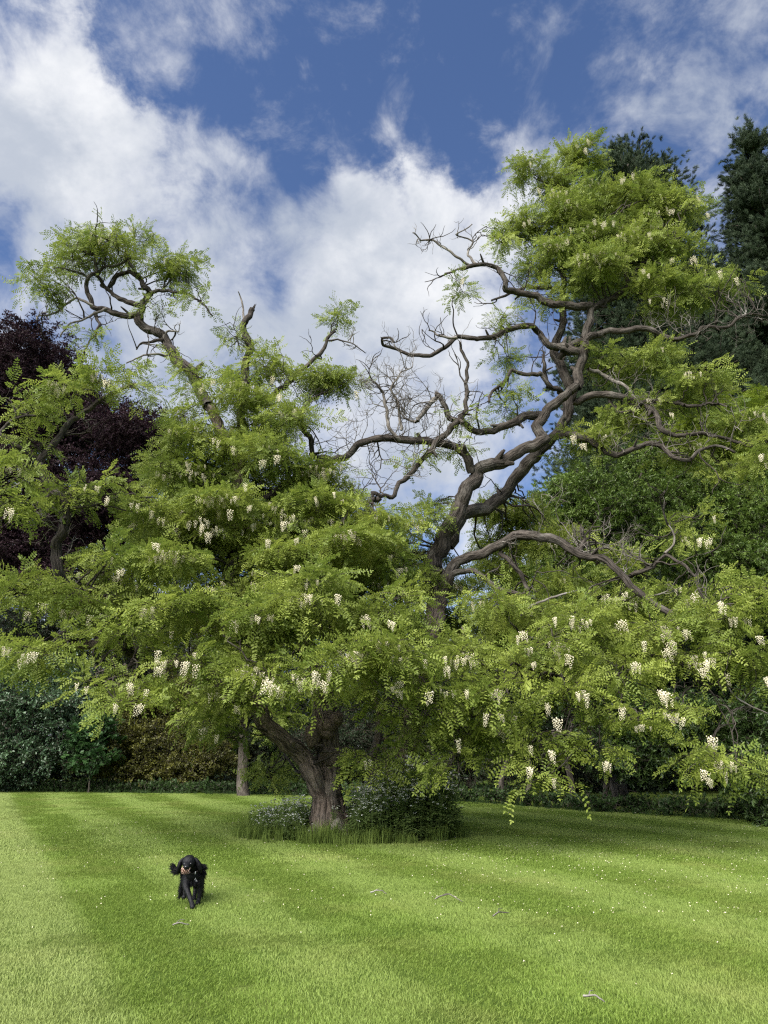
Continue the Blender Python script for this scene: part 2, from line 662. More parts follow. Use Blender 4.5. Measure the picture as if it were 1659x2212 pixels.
# ------------------------------------------------------------------ crowns made of lobes
def sublobes(lobes, k=9, shrink=(.30, .52)):
    """clumps on the surface of the big lobes, so that the outline is uneven"""
    out = []
    for c, r in lobes:
        ds = sphere_dirs(k)
        ds[:, 2] = ds[:, 2] * .9 + .12
        for d in ds:
            s = rnd(*shrink)
            out.append((c + d * r * rnd(.55, .95), r * s * np.array([rnd(.9, 1.4), rnd(.9, 1.4), rnd(.55, .9)])))
        out.append((c, r * .72))
    return out


def fill(lobes, per_m2, gap=0.0, gap_scale=0.6, droop=0.25, zmin=0.08, shell=2.2, cap=None):
    P, D = [], []
    for c, r in lobes:
        area = 4 * math.pi * ((r[0] * r[1]) ** 1.6 + (r[0] * r[2]) ** 1.6 + (r[1] * r[2]) ** 1.6) ** (1 / 1.6) / 3 ** (1 / 1.6)
        n = max(6, int(area * per_m2))
        d = sphere_dirs(n)
        d[:, 2] = np.where((d[:, 2] < 0) & (rng.random(n) < .45), -d[:, 2], d[:, 2])
        rr = rng.random(n) ** (1 / shell)
        p = c + d * r * rr[:, None]
        if gap > 0:
            keep = np.array([mnoise.noise(Vector(q) * gap_scale) > gap - 0.5 for q in p])
            p, d = p[keep], d[keep]
        P.append(p)
        D.append(d)
    P, D = np.concatenate(P), np.concatenate(D)
    k = P[:, 2] > zmin
    P, D = P[k], D[k]
    if cap and len(P) > cap:
        i = rng.permutation(len(P))[:cap]
        P, D = P[i], D[i]
    X = D + rng.normal(size=D.shape) * .35
    X[:, 2] = X[:, 2] * .6 - droop
    up = np.tile([0, 0, 1.0], (len(P), 1)) + D * .25
    return P, euler_from_axes(X, up, rng.normal(size=len(P)) * .35)


def flobes(rows):
    """rows of frame x, frame y, half width px, half height px, distance [, half depth m] -> lobes in metres"""
    out = []
    for row in rows:
        x, y, rx, ry, Y = row[:5]
        c, s = at(x, y, Y)
        dp = row[5] if len(row) > 5 else max(.5, min(2.6, rx * s * .8))
        out.append((c, np.array([rx * s, dp, ry * s])))
    return out


# ------------------------------------------------------------------ lawn
STRIPE_N = np.array([0.88, 0.47])


def stripe(x, y):
    """+1 on the light mowing stripes, -1 on the dark ones"""
    c = STRIPE_N[0] * x + STRIPE_N[1] * y + .12 * math.sin(y * .35) + .10 * math.sin(x * .6 + 1) + random.gauss(0, .16)
    if c < 1.05:
        return 1 if c > -1.6 or int(math.floor((c + 1.6) / 1.05)) % 2 else -1
    return -1 if int(math.floor((c - 1.05) / 1.02)) % 2 == 0 else 1


def lawn_material():
    m, t, out = material('lawn_soil_and_thatch')
    L = t.links.new
    geo = nd(t, 'ShaderNodeNewGeometry')
    n1 = nd(t, 'ShaderNodeTexNoise', i_Scale=60.0, i_Detail=6.0)
    n2 = nd(t, 'ShaderNodeTexNoise', i_Scale=0.7, i_Detail=4.0)
    for n in (n1, n2):
        L(geo.outputs['Position'], n.inputs['Vector'])
    c = mixrgb(t, smooth(t, n1.outputs[0], .35, .7), (0.035, 0.060, 0.010), (0.085, 0.135, 0.020))
    c = mixrgb(t, smooth(t, n2.outputs[0], .4, .75), c, (0.10, 0.125, 0.028))
    b = nd(t, 'ShaderNodeBsdfPrincipled', i_Roughness=0.95)
    b.inputs['Specular IOR Level'].default_value = 0.1
    L(c, b.inputs['Base Color'])
    bp = nd(t, 'ShaderNodeBump', i_Strength=.6, i_Distance=.03)
    L(n1.outputs[0], bp.inputs['Height'])
    L(bp.outputs[0], b.inputs['Normal'])
    L(b.outputs[0], out.inputs[0])
    return m


def grass_material():
    m, t, out = material('mown_grass')
    L = t.links.new
    geo = nd(t, 'ShaderNodeNewGeometry')
    oi = nd(t, 'ShaderNodeObjectInfo')
    n2 = nd(t, 'ShaderNodeTexNoise', i_Scale=0.55, i_Detail=5.0, i_Roughness=.6)
    n3 = nd(t, 'ShaderNodeTexNoise', i_Scale=38.0, i_Detail=2.0)
    for n in (n2, n3):
        L(geo.outputs['Position'], n.inputs['Vector'])
    c = mixrgb(t, smooth(t, n3.outputs[0], .3, .7), (0.135, 0.212, 0.030), (0.232, 0.318, 0.064))
    c = mixrgb(t, math_n(t, 'MULTIPLY', smooth(t, n2.outputs[0], .45, .78), .7), c, (0.27, 0.30, 0.085))
    # mown one way and the other: leaning-blade sheen painted in as paler colour
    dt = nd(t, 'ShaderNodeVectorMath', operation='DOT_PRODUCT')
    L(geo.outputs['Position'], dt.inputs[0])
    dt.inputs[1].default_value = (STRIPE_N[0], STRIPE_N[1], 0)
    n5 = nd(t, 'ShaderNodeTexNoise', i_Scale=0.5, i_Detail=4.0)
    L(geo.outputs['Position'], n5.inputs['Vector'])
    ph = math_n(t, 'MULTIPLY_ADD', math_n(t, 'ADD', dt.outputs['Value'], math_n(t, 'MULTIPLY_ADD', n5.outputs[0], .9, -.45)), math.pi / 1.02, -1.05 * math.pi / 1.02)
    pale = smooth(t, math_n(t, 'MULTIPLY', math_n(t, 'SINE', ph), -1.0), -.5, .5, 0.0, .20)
    first = smooth(t, dt.outputs['Value'], .90, 1.2, .58, 0.0)  # left-hand stripe painted brighter still
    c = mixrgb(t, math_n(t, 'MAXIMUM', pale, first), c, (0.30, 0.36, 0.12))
    b = nd(t, 'ShaderNodeBsdfPrincipled', i_Roughness=0.55)
    b.inputs['Specular IOR Level'].default_value = 0.25
    L(c, b.inputs['Base Color'])
    tr = nd(t, 'ShaderNodeBsdfTranslucent')
    L(c, tr.inputs[0])
    mx = nd(t, 'ShaderNodeMixShader')
    mx.inputs[0].default_value = .3
    L(b.outputs[0], mx.inputs[1])
    L(tr.outputs[0], mx.inputs[2])
    L(mx.outputs[0], out.inputs[0])
    return m


def build_lawn():
    mb = MB()
    S = 900
    mb.add([(-S, -S, 0), (S, -S, 0), (S, S, 0), (-S, S, 0)], [(0, 1, 2, 3)])
    lawn = mb.build('lawn', lawn_material(), smooth_shade=False)
    tag(lawn, 'wide mown lawn with diagonal mowing stripes', 'lawn', kind='structure')
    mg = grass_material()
    TILE = .5

    def tile(seed, count, ln, w):
        r = np.random.default_rng(seed)
        b = MB()
        V = np.zeros((count, 5, 3))
        xy = (r.random((count, 2)) - .5) * TILE * 1.3
        a = r.normal(size=count) * 1.0
        lean = np.abs(r.normal(.44, .35, count))
        h = ln * r.uniform(.55, 1.15, count)
        dx, dy = np.cos(a), np.sin(a)
        fa = r.random(count) * 6.28
        sx, sy = np.cos(fa) * w, np.sin(fa) * w
        for i, (u, wd) in enumerate(((0, 1), (0, -1), (.55, -.8), (.55, .8), (1, 0))):
            V[:, i, 0] = xy[:, 0] + dx * h * lean * u * u * 1.1 + sx * wd * .5
            V[:, i, 1] = xy[:, 1] + dy * h * lean * u * u * 1.1 + sy * wd * .5
            V[:, i, 2] = h * u * (1 - .22 * lean * u) - .004
        F = []
        for i in range(count):
            F += [(i * 5, i * 5 + 1, i * 5 + 2, i * 5 + 3), (i * 5 + 3, i * 5 + 2, i * 5 + 4)]
        b.add(V.reshape(-1, 3), F)
        return b

    def region(name, y0, y1, count, ln, w, nvar, label):
        pts, eul = [], []
        base = math.atan2(0.88, -0.47)
        y = y0
        while y < y1:
            half = y * .60 + 2.0
            x = -half
            while x < half:
                px, py = x + rnd(-.06, .06), y + rnd(-.06, .06)
                s = stripe(px, py)
                pts.append((px, py, 0.0))
                eul.append((0, 0, base + (0 if s > 0 else math.pi) + rnd(-.25, .25)))
                x += TILE
            y += TILE
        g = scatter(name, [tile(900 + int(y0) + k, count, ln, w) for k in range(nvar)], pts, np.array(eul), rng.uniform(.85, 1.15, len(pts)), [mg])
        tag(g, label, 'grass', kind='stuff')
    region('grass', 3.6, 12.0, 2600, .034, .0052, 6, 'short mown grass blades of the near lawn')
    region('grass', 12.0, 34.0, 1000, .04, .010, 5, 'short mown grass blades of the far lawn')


build_lawn()


# ------------------------------------------------------------------ the old locust tree
K = 1659 / 2142.0        # branch traces below are in pixels of the full photograph


def trace(pts, Y0, Y1, r0, r1, sub=5, wig=.5, bulge=0.0):
    n = len(pts)
    P, S = [], []
    for i, (x, y) in enumerate(pts):
        u = i / (n - 1)
        Y = Y0 + (Y1 - Y0) * u + bulge * math.sin(u * math.pi) + .10 * math.sin(i * 2.1 + x)
        c, s = at(x * K, y * K, Y)
        P.append(c)
        S.append(s * K)
    C = catmull(P, sub)
    m = len(C)
    kk = np.linspace(0, n - 1, m)
    lin = np.stack([np.interp(kk, np.arange(n), np.array(P)[:, a_]) for a_ in range(3)], 1)
    C = .55 * C + .45 * lin
    sc_ = float(np.mean(S))
    rad = np.linspace(0, 1, m)
    rad = (r0 + (r1 - r0) * rad ** .85) * sc_
    off = random.random() * 50
    for i in range(1, m - 1):
        q = C[i]
        w = mnoise.noise_vector(Vector((q[0] * 1.5 + off, q[1] * 1.5, q[2] * 1.5)))
        w2 = mnoise.noise_vector(Vector((q[0] * 4.5 + off, q[1] * 4.5, q[2] * 4.5)))
        C[i] = q + (np.array(w) + .55 * np.array(w2)) * (rad[i] + .012) * wig
        rad[i] *= 1 + .16 * mnoise.noise(Vector((i * .55, off, 0)))
    return C, rad


def fluted(amount, seed, freq=5):
    def fn(ang, ln, u):
        return np.array([1 + amount * (mnoise.noise(Vector((math.cos(a) * freq * .5 + seed, math.sin(a) * freq * .5, ln * .9))) +
                                       .5 * mnoise.noise(Vector((math.cos(a) * freq + seed, math.sin(a) * freq, ln * 1.6)))) for a in ang])
    return fn


BASE = np.array([-.55, 15.3, 0.0])
locust = empty('locust_tree', BASE, 'huge old gnarled locust tree with white blossom in the middle of the lawn', 'tree')
# pixel trace, near distance, far distance, start radius px, end radius px, dead?
LIMBS = {
    'left_low': ([(918, 2290), (880, 2203), (847, 2121), (804, 2067), (744, 2018), (690, 1950), (646, 1904), (581, 1871), (530, 1848), (460, 1856), (400, 1832), (342, 1810), (290, 1787), (232, 1796), (150, 1790)], 15.2, 13.4, 34, 13, 0),
    'left_rise': ([(400, 1832), (330, 1800), (280, 1768), (277, 1716), (230, 1662), (180, 1640), (155, 1600), (161, 1548), (157, 1510), (181, 1477), (190, 1439), (170, 1390), (142, 1361), (110, 1297)], 14.0, 13.6, 22, 14, 0),
    'left_top': ([(110, 1297), (148, 1242), (194, 1178), (239, 1145), (278, 1113), (336, 1087), (380, 1070)], 13.6, 14.2, 13, 5, 0),
    'left_out': ([(110, 1297), (71, 1268), (19, 1223), (0, 1203), (25, 1180), (60, 1165), (100, 1160)], 13.6, 13.0, 10, 4, 0),
    'left_stick': ([(120, 1345), (80, 1335), (15, 1365)], 13.6, 13.2, 5, 2, 1),
    'left_hook': ([(280, 1768), (230, 1665), (150, 1645), (110, 1620)], 14.0, 13.2, 16, 8, 0),
    'mid_stem': ([(905, 1975), (890, 1880), (840, 1780), (760, 1720), (690, 1680), (665, 1645), (646, 1600), (671, 1549), (690, 1450), (665, 1330), (625, 1220), (581, 1133)], 15.5, 15.8, 28, 19, 0),
    'tall_left': ([(581, 1133), (545, 1075), (516, 1023), (471, 978), (452, 949), (413, 920), (384, 887)], 15.8, 16.2, 19, 14, 0),
    'tall_left_fork': ([(384, 887), (387, 852), (413, 816), (396, 778), (352, 761), (316, 778), (300, 800), (282, 795)], 16.2, 16.4, 11, 5, 0),
    'tall_left_bow': ([(384, 887), (342, 874), (297, 861), (258, 852), (245, 823), (236, 800), (245, 778), (271, 758), (265, 720), (239, 707), (215, 690)], 16.2, 15.6, 11, 4, 0),
    'tall_left_mid': ([(387, 852), (349, 836), (316, 816), (290, 797), (272, 770), (290, 745), (330, 740), (365, 720)], 16.2, 15.8, 9, 3, 0),
    'tall_left_right': ([(413, 816), (452, 810), (491, 810), (536, 823), (568, 849), (592, 880)], 16.3, 16.0, 7, 2.5, 0),
    'tall_left_up': ([(396, 778), (360, 740), (350, 700), (370, 680)], 16.4, 16.2, 6, 2.5, 0),
    'tall_left_dead': ([(297, 861), (265, 874), (226, 891), (194, 897), (178, 920), (168, 939)], 15.9, 15.5, 5, 2, 1),
    'tall_left_drop': ([(265, 872), (278, 900), (271, 926), (252, 952), (238, 975)], 15.9, 15.6, 6, 2, 0),
    'tall_left_long': ([(258, 852), (213, 836), (174, 855), (140, 870), (107, 881), (103, 892)], 15.7, 15.2, 5, 2, 1),
    'tall_left_spur': ([(452, 949), (420, 952), (390, 958), (380, 975)], 16.1, 15.8, 6, 2, 0),
    'tall_left_spike': ([(452, 949), (465, 926), (485, 922), (500, 926)], 16.1, 16.0, 5, 2, 1),
    'tall_left_bare': ([(466, 990), (430, 990), (400, 991), (352, 1013)], 16.0, 15.7, 5, 2, 1),
    'broken_stem': ([(680, 1520), (685, 1400), (675, 1300), (672, 1197), (682, 1100), (688, 1016), (694, 971), (678, 920), (684, 894), (704, 861)], 15.7, 16.4, 18, 10, 1),
    'broken_spike': ([(681, 890), (671, 836), (664, 813)], 16.4, 16.4, 4, 1.5, 1),
    'small_crown': ([(685, 1130), (740, 1110), (800, 1075), (839, 1042), (870, 1005), (904, 971), (910, 945), (935, 925)], 16.2, 16.6, 12, 4, 0),
    'small_crown_fork': ([(908, 950), (940, 945), (980, 958), (1020, 985)], 16.6, 16.4, 4, 1.5, 0),
    'left_inner': ([(690, 1450), (740, 1390), (800, 1350), (850, 1310), (900, 1290), (930, 1284)], 15.8, 15.9, 15, 13, 0),
    'inner_rise': ([(930, 1284), (872, 1268), (862, 1223), (836, 1165), (859, 1126), (884, 1107), (930, 1090)], 15.9, 16.0, 11, 4, 0),
    'right_stem': ([(1113, 2190), (1113, 2110), (1140, 2029), (1162, 1969), (1172, 1880), (1200, 1760), (1234, 1640)], 15.9, 16.2, 36, 34, 0),
    'right_arm': ([(1150, 1990), (1195, 1950), (1227, 1942), (1270, 1931), (1350, 1900), (1450, 1880), (1560, 1890), (1700, 1930)], 15.9, 13.6, 26, 8, 0),
    'right_arm_low': ([(1140, 2029), (1184, 2002), (1230, 1985), (1300, 1990), (1400, 2010)], 15.9, 14.5, 20, 8, 0),
    'great_limb': ([(1228, 1650), (1206, 1572), (1241, 1496), (1275, 1434), (1303, 1358), (1330, 1324), (1372, 1296), (1427, 1276), (1482, 1248), (1520, 1224), (1500, 1196), (1516, 1162), (1558, 1114), (1585, 1090), (1609, 1080)], 16.2, 16.6, 29, 14, 0),
    'rear_limb': ([(1250, 1520), (1296, 1434), (1372, 1400), (1427, 1351), (1468, 1289), (1510, 1260), (1560, 1200), (1585, 1130), (1592, 1080)], 16.9, 17.5, 22, 17, 0),
    'rear_mast': ([(1592, 1080), (1558, 1004), (1551, 956), (1571, 901), (1575, 859), (1571, 790), (1560, 700), (1555, 600), (1560, 520)], 17.3, 17.4, 17, 6, 0),
    'front_mast': ([(1609, 1080), (1613, 1038), (1623, 983), (1640, 914), (1654, 859), (1681, 842), (1723, 825), (1750, 797), (1740, 740), (1715, 680), (1700, 600)], 16.6, 16.7, 17, 6, 0),
    'mast_fork': ([(1735, 815), (1760, 770), (1800, 730), (1850, 690), (1900, 660)], 16.7, 16.3, 11, 4, 0),
    'bowed_limb': ([(1551, 970), (1523, 963), (1506, 928), (1482, 908), (1441, 914), (1385, 935), (1330, 942), (1275, 939), (1241, 970), (1200, 994), (1138, 990), (1103, 973), (1069, 963), (1065, 945), (1089, 942), (1100, 955)], 17.0, 15.6, 13, 3, 1),
    'bowed_spur': ([(1275, 940), (1227, 935), (1210, 928), (1196, 921)], 16.0, 15.8, 5, 2, 1),
    'high_left': ([(1654, 859), (1606, 856), (1551, 856), (1523, 842), (1482, 825), (1441, 815), (1406, 811), (1410, 784), (1392, 749), (1358, 735), (1310, 742), (1285, 750)], 16.7, 16.0, 15, 6, 0),
    'high_left_dead': ([(1320, 742), (1285, 715), (1240, 690), (1207, 667), (1175, 672), (1151, 649)], 16.1, 15.6, 5, 2, 1),
    'high_left_twist': ([(1330, 738), (1305, 712), (1310, 690), (1320, 675), (1300, 665), (1270, 655), (1317, 625)], 16.1, 15.8, 4.5, 1.8, 1),
    'high_left_spray': ([(1300, 745), (1270, 758), (1240, 762)], 16.1, 15.9, 5, 2, 1),
    'upper_left': ([(1537, 801), (1482, 801), (1440, 812), (1400, 830), (1370, 838)], 17.3, 16.4, 8, 3, 0),
    'right_long': ([(1661, 935), (1723, 925), (1778, 921), (1826, 928), (1895, 942), (1950, 935), (1964, 915), (2033, 908), (2067, 887), (2090, 878), (2136, 880)], 16.6, 15.6, 12, 2.5, 1),
    'right_long_root': ([(1613, 980), (1580, 970), (1551, 972)], 16.6, 17.0, 13, 13, 0),
    'right_cross': ([(1558, 1000), (1600, 965), (1661, 935)], 17.1, 16.6, 13, 12, 0),
    'stub_left': ([(1560, 1095), (1530, 1080), (1514, 1050), (1475, 1045), (1430, 1035), (1413, 1066), (1372, 1093), (1365, 1120)], 16.8, 16.2, 10, 4, 0),
    'stub_knee': ([(1530, 1080), (1516, 1045), (1508, 1010), (1514, 990)], 16.7, 16.5, 9, 4, 1),
    'right_sweep': ([(1600, 1118), (1654, 1104), (1723, 1107), (1792, 1128), (1833, 1155), (1847, 1197), (1888, 1217), (1964, 1210), (2033, 1225), (2075, 1240)], 16.8, 15.4, 15, 4, 0),
    'right_sweep_up': ([(1771, 1121), (1860, 1121), (1929, 1131), (1980, 1120), (2033, 1131)], 16.4, 15.6, 9, 3, 0),
    'right_curl': ([(1690, 1105), (1720, 1150), (1760, 1140), (1790, 1125)], 16.6, 16.3, 7, 5, 0),
    'right_diagonal': ([(1640, 1030), (1690, 1045), (1740, 1080), (1790, 1125)], 16.7, 16.3, 7, 5, 1),
    'right_snake': ([(1560, 1215), (1647, 1227), (1688, 1252), (1723, 1269), (1757, 1255), (1812, 1238), (1850, 1245), (1881, 1276), (1922, 1286), (1950, 1255), (1998, 1245), (2050, 1262)], 16.8, 15.2, 14, 4, 0),
    'centre_arm': ([(1516, 1162), (1475, 1152), (1427, 1176), (1372, 1204), (1330, 1200), (1289, 1180), (1255, 1162), (1240, 1130), (1217, 1097)], 16.6, 16.0, 17, 7, 0),
    'centre_drop': ([(1285, 1160), (1250, 1210), (1207, 1241), (1165, 1290), (1130, 1320), (1100, 1375), (1060, 1388), (1035, 1375)], 16.0, 15.2, 12, 6, 0),
    'centre_back': ([(1317, 1317), (1303, 1283), (1275, 1248), (1241, 1234), (1172, 1231), (1117, 1226), (1060, 1222), (1000, 1238), (965, 1275), (930, 1284)], 16.4, 15.9, 15, 11, 0),
    'centre_low': ([(1060, 1388), (1020, 1400), (985, 1402), (940, 1408)], 15.3, 15.0, 10, 5, 0),
    'centre_up': ([(1285, 1165), (1296, 1142), (1296, 1080), (1303, 1025), (1289, 970), (1283, 955)], 16.1, 16.3, 9, 4, 1),
    'centre_v': ([(1165, 1175), (1190, 1130), (1217, 1097)], 15.9, 16.0, 7, 8, 1),
    'dead_fork': ([(1115, 1228), (1085, 1190), (1075, 1130), (1070, 1095), (1050, 1070), (1030, 1058)], 15.9, 15.7, 7, 2.5, 1),
    'dead_rise': ([(1118, 1200), (1118, 1150), (1110, 1110), (1090, 1090), (1120, 1040), (1150, 1025)], 15.9, 15.8, 6, 1.8, 1),
    'dead_hook': ([(1160, 1178), (1130, 1160), (1110, 1130), (1105, 1110)], 15.8, 15.7, 5, 2, 1),
    'right_droop': ([(1241, 1627), (1262, 1585), (1310, 1551), (1379, 1524), (1427, 1496), (1482, 1496), (1537, 1503), (1585, 1530), (1633, 1551), (1688, 1558), (1723, 1592), (1764, 1640), (1812, 1675), (1880, 1720)], 16.2, 13.8, 21, 9, 0),
    'droop_stub': ([(1590, 1530), (1613, 1528), (1624, 1503), (1620, 1470)], 15.2, 15.2, 11, 6, 1),
    'droop_low': ([(1255, 1627), (1289, 1599), (1330, 1589), (1365, 1620), (1413, 1647), (1454, 1658)], 16.1, 15.2, 12, 6, 0),
    'droop_cross': ([(1399, 1535), (1441, 1578), (1468, 1627), (1476, 1670), (1482, 1709)], 15.8, 15.2, 9, 6, 0),
    'droop_cut': ([(1450, 1720), (1480, 1690), (1540, 1668), (1605, 1648)], 14.9, 14.6, 4, 4, 1),
    'droop_right': ([(1760, 1606), (1800, 1585), (1826, 1572), (1854, 1544), (1895, 1572), (1936, 1613), (1971, 1682), (1990, 1710)], 14.6, 13.8, 9, 3, 0),
    'droop_twig': ([(1854, 1544), (1875, 1520), (1880, 1490), (1860, 1460)], 14.3, 14.3, 5, 2, 1),
    'low_right': ([(1440, 1800), (1500, 1790), (1620, 1740), (1700, 1820), (1830, 1830), (1930, 1880), (1990, 1940)], 14.5, 12.8, 9, 3, 0),
    'right_tip': ([(2020, 1900), (2060, 1950), (2142, 1990)], 13.0, 12.6, 4, 2, 1),
    'low_front': ([(1162, 1969), (1120, 1880), (1060, 1830), (990, 1820), (900, 1790)], 15.6, 13.2, 14, 5, 0),
    'slim_rear_stem': ([(1048, 2330), (1050, 2200), (1040, 2110), (1052, 2020), (1045, 1958), (1030, 1880), (1000, 1780), (960, 1650)], 16.4, 16.2, 17, 9, 0),
    'front_left_bough': ([(860, 1850), (800, 1790), (740, 1760), (690, 1740), (620, 1750)], 15.5, 13.2, 12, 5, 0),
}
SAMP = []       # points on the limbs for twigs to start from: position, radius
trunk_parts = {}
# the main trunk: one fluted mass from the ground to where the mid stem starts
mb = MB()
tp, tr = trace([(925, 2345), (922, 2300), (915, 2240), (912, 2175), (912, 2110), (912, 2067), (908, 2010), (905, 1965), (900, 1920)], 15.2, 15.5, 56, 27, 7, .2)
tr = tr * np.interp(np.linspace(0, 1, len(tr)), [0, .12, .3, 1], [1.35, 1.0, .82, 1.0])
tp[0][2] = -.05
mb.tube(tp, tr, 44, flute=fluted(.24, 3, 7))
trunk = mb.build('trunk', M_TRUNK, locust)
mb = MB()
tp2, tr2 = trace([(1085, 2350), (1095, 2290), (1108, 2230), (1113, 2185), (1113, 2110)], 15.8, 15.9, 60, 34, 7, .2)
tp2[0][2] = -.05
mb.tube(tp2, tr2, 36, flute=fluted(.2, 9, 6))
mb.build('trunk_base', M_TRUNK, locust)
for key, (pts, y0, y1, r0, r1, dead) in LIMBS.items():
    C, rad = trace(pts, y0, y1, r0 * .82, r1 * .82, 6, .75 if r0 > 12 else 1.7, rnd(-.15, .15))
    big = r0 > 15
    b = MB()
    b.tube(C, rad, 22 if big else (12 if r0 > 7 else 8), flute=fluted(.17 if big else .10, len(SAMP) * .37, 5))
    if r0 > 8:
        for q in range(3 if r0 < 16 else 5):
            i = random.randrange(2, len(C) - 2)
            d = unit(np.cross(unit(C[i + 1] - C[i - 1]), sphere_dirs(1)[0]) + unit(C[i + 1] - C[i - 1]) * .4)
            rr_ = rad[i] * rnd(.28, .5)
            ln = rad[i] + rnd(.08, .30)
            b.tube(np.array([C[i], C[i] + d * ln * .7, C[i] + d * ln]), [rr_ * 1.5, rr_, rr_ * rnd(.5, .9)], 8, flute=fluted(.2, q * 7.1, 4))
    if dead and r1 >= 4:
        # a snapped end with a few splinters
        d = unit(C[-1] - C[-2])
        for q in range(3):
            o_ = sphere_dirs(1)[0] * rad[-1] * .5
            b.tube(np.array([C[-1] + o_ - d * rad[-1], C[-1] + o_ + d * rad[-1] * rnd(1, 2.4)]), [rad[-1] * .4, rad[-1] * .08], 4)
    trunk_parts[key] = b.build('limb', M_DEAD if dead and r0 < 9 else (M_TRUNK if key in ('left_low', 'mid_stem', 'right_stem', 'slim_rear_stem') else M_BARK), trunk)
    for i in range(0, len(C)):
        SAMP.append((C[i], rad[i], dead))

# burls: warty lumps on the trunk
for (x, y, rx, ry) in [(872, 2052, 21, 33), (897, 2030, 13, 24), (918, 2025, 20, 20), (941, 2004, 17, 20), (915, 2045, 16, 15)]:
    c, s = at(x * K, y * K, 15.28 - .35)
    s *= K
    b = MB()
    nu, nv = 26, 16
    V, F = [], []
    for i in range(nv + 1):
        th = math.pi * i / nv
        for j in range(nu):
            ph = 2 * math.pi * j / nu
            d = np.array([math.sin(th) * math.cos(ph), math.sin(th) * math.sin(ph), math.cos(th)])
            w = 1 + .16 * mnoise.noise(Vector(d * 3.1) + Vector((x, 0, 0))) + .13 * abs(mnoise.noise(Vector(d * 9) + Vector((0, x, 0))))
            V.append(c + d * w * np.array([rx * s, rx * s * 1.2, ry * s]))
    for i in range(nv):
        for j in range(nu):
            k = (j + 1) % nu
            F.append((i * nu + j, (i + 1) * nu + j, (i + 1) * nu + k, i * nu + k))
    b.add(V, F)
    b.build('burl', plain_material('burl_bark', (0.06, 0.046, 0.036), (0.22, 0.17, 0.135), 34, .95, .1, 1.0), trunk)
# sawn stub on the right stem
C, rad = trace([(1150, 1985), (1165, 1972), (1180, 1963)], 15.8, 15.45, 15, 14, 4, .1)
b = MB()
b.tube(C, rad, 16)
stub = b.build('sawn_stub', [M_BARK], trunk)
# pale bare root wood at the foot
M_ROOT = plain_material('bare_root_wood', (0.12, 0.10, 0.08), (0.36, 0.32, 0.27), 9, .9, .1, 1.0)
for (pp, r0, r1) in [([(925, 2300), (905, 2318), (880, 2336), (862, 2352)], 24, 10), ([(935, 2302), (945, 2318), (930, 2335), (915, 2350)], 20, 9), ([(945, 2300), (962, 2314), (968, 2330), (972, 2346)], 15, 8)]:
    C, rad = trace(pp, 14.85, 14.75, r0, r1, 6, .5)
    b = MB()
    b.tube(C, rad, 14, flute=fluted(.45, r0, 4))
    b.build('root', M_ROOT, trunk)

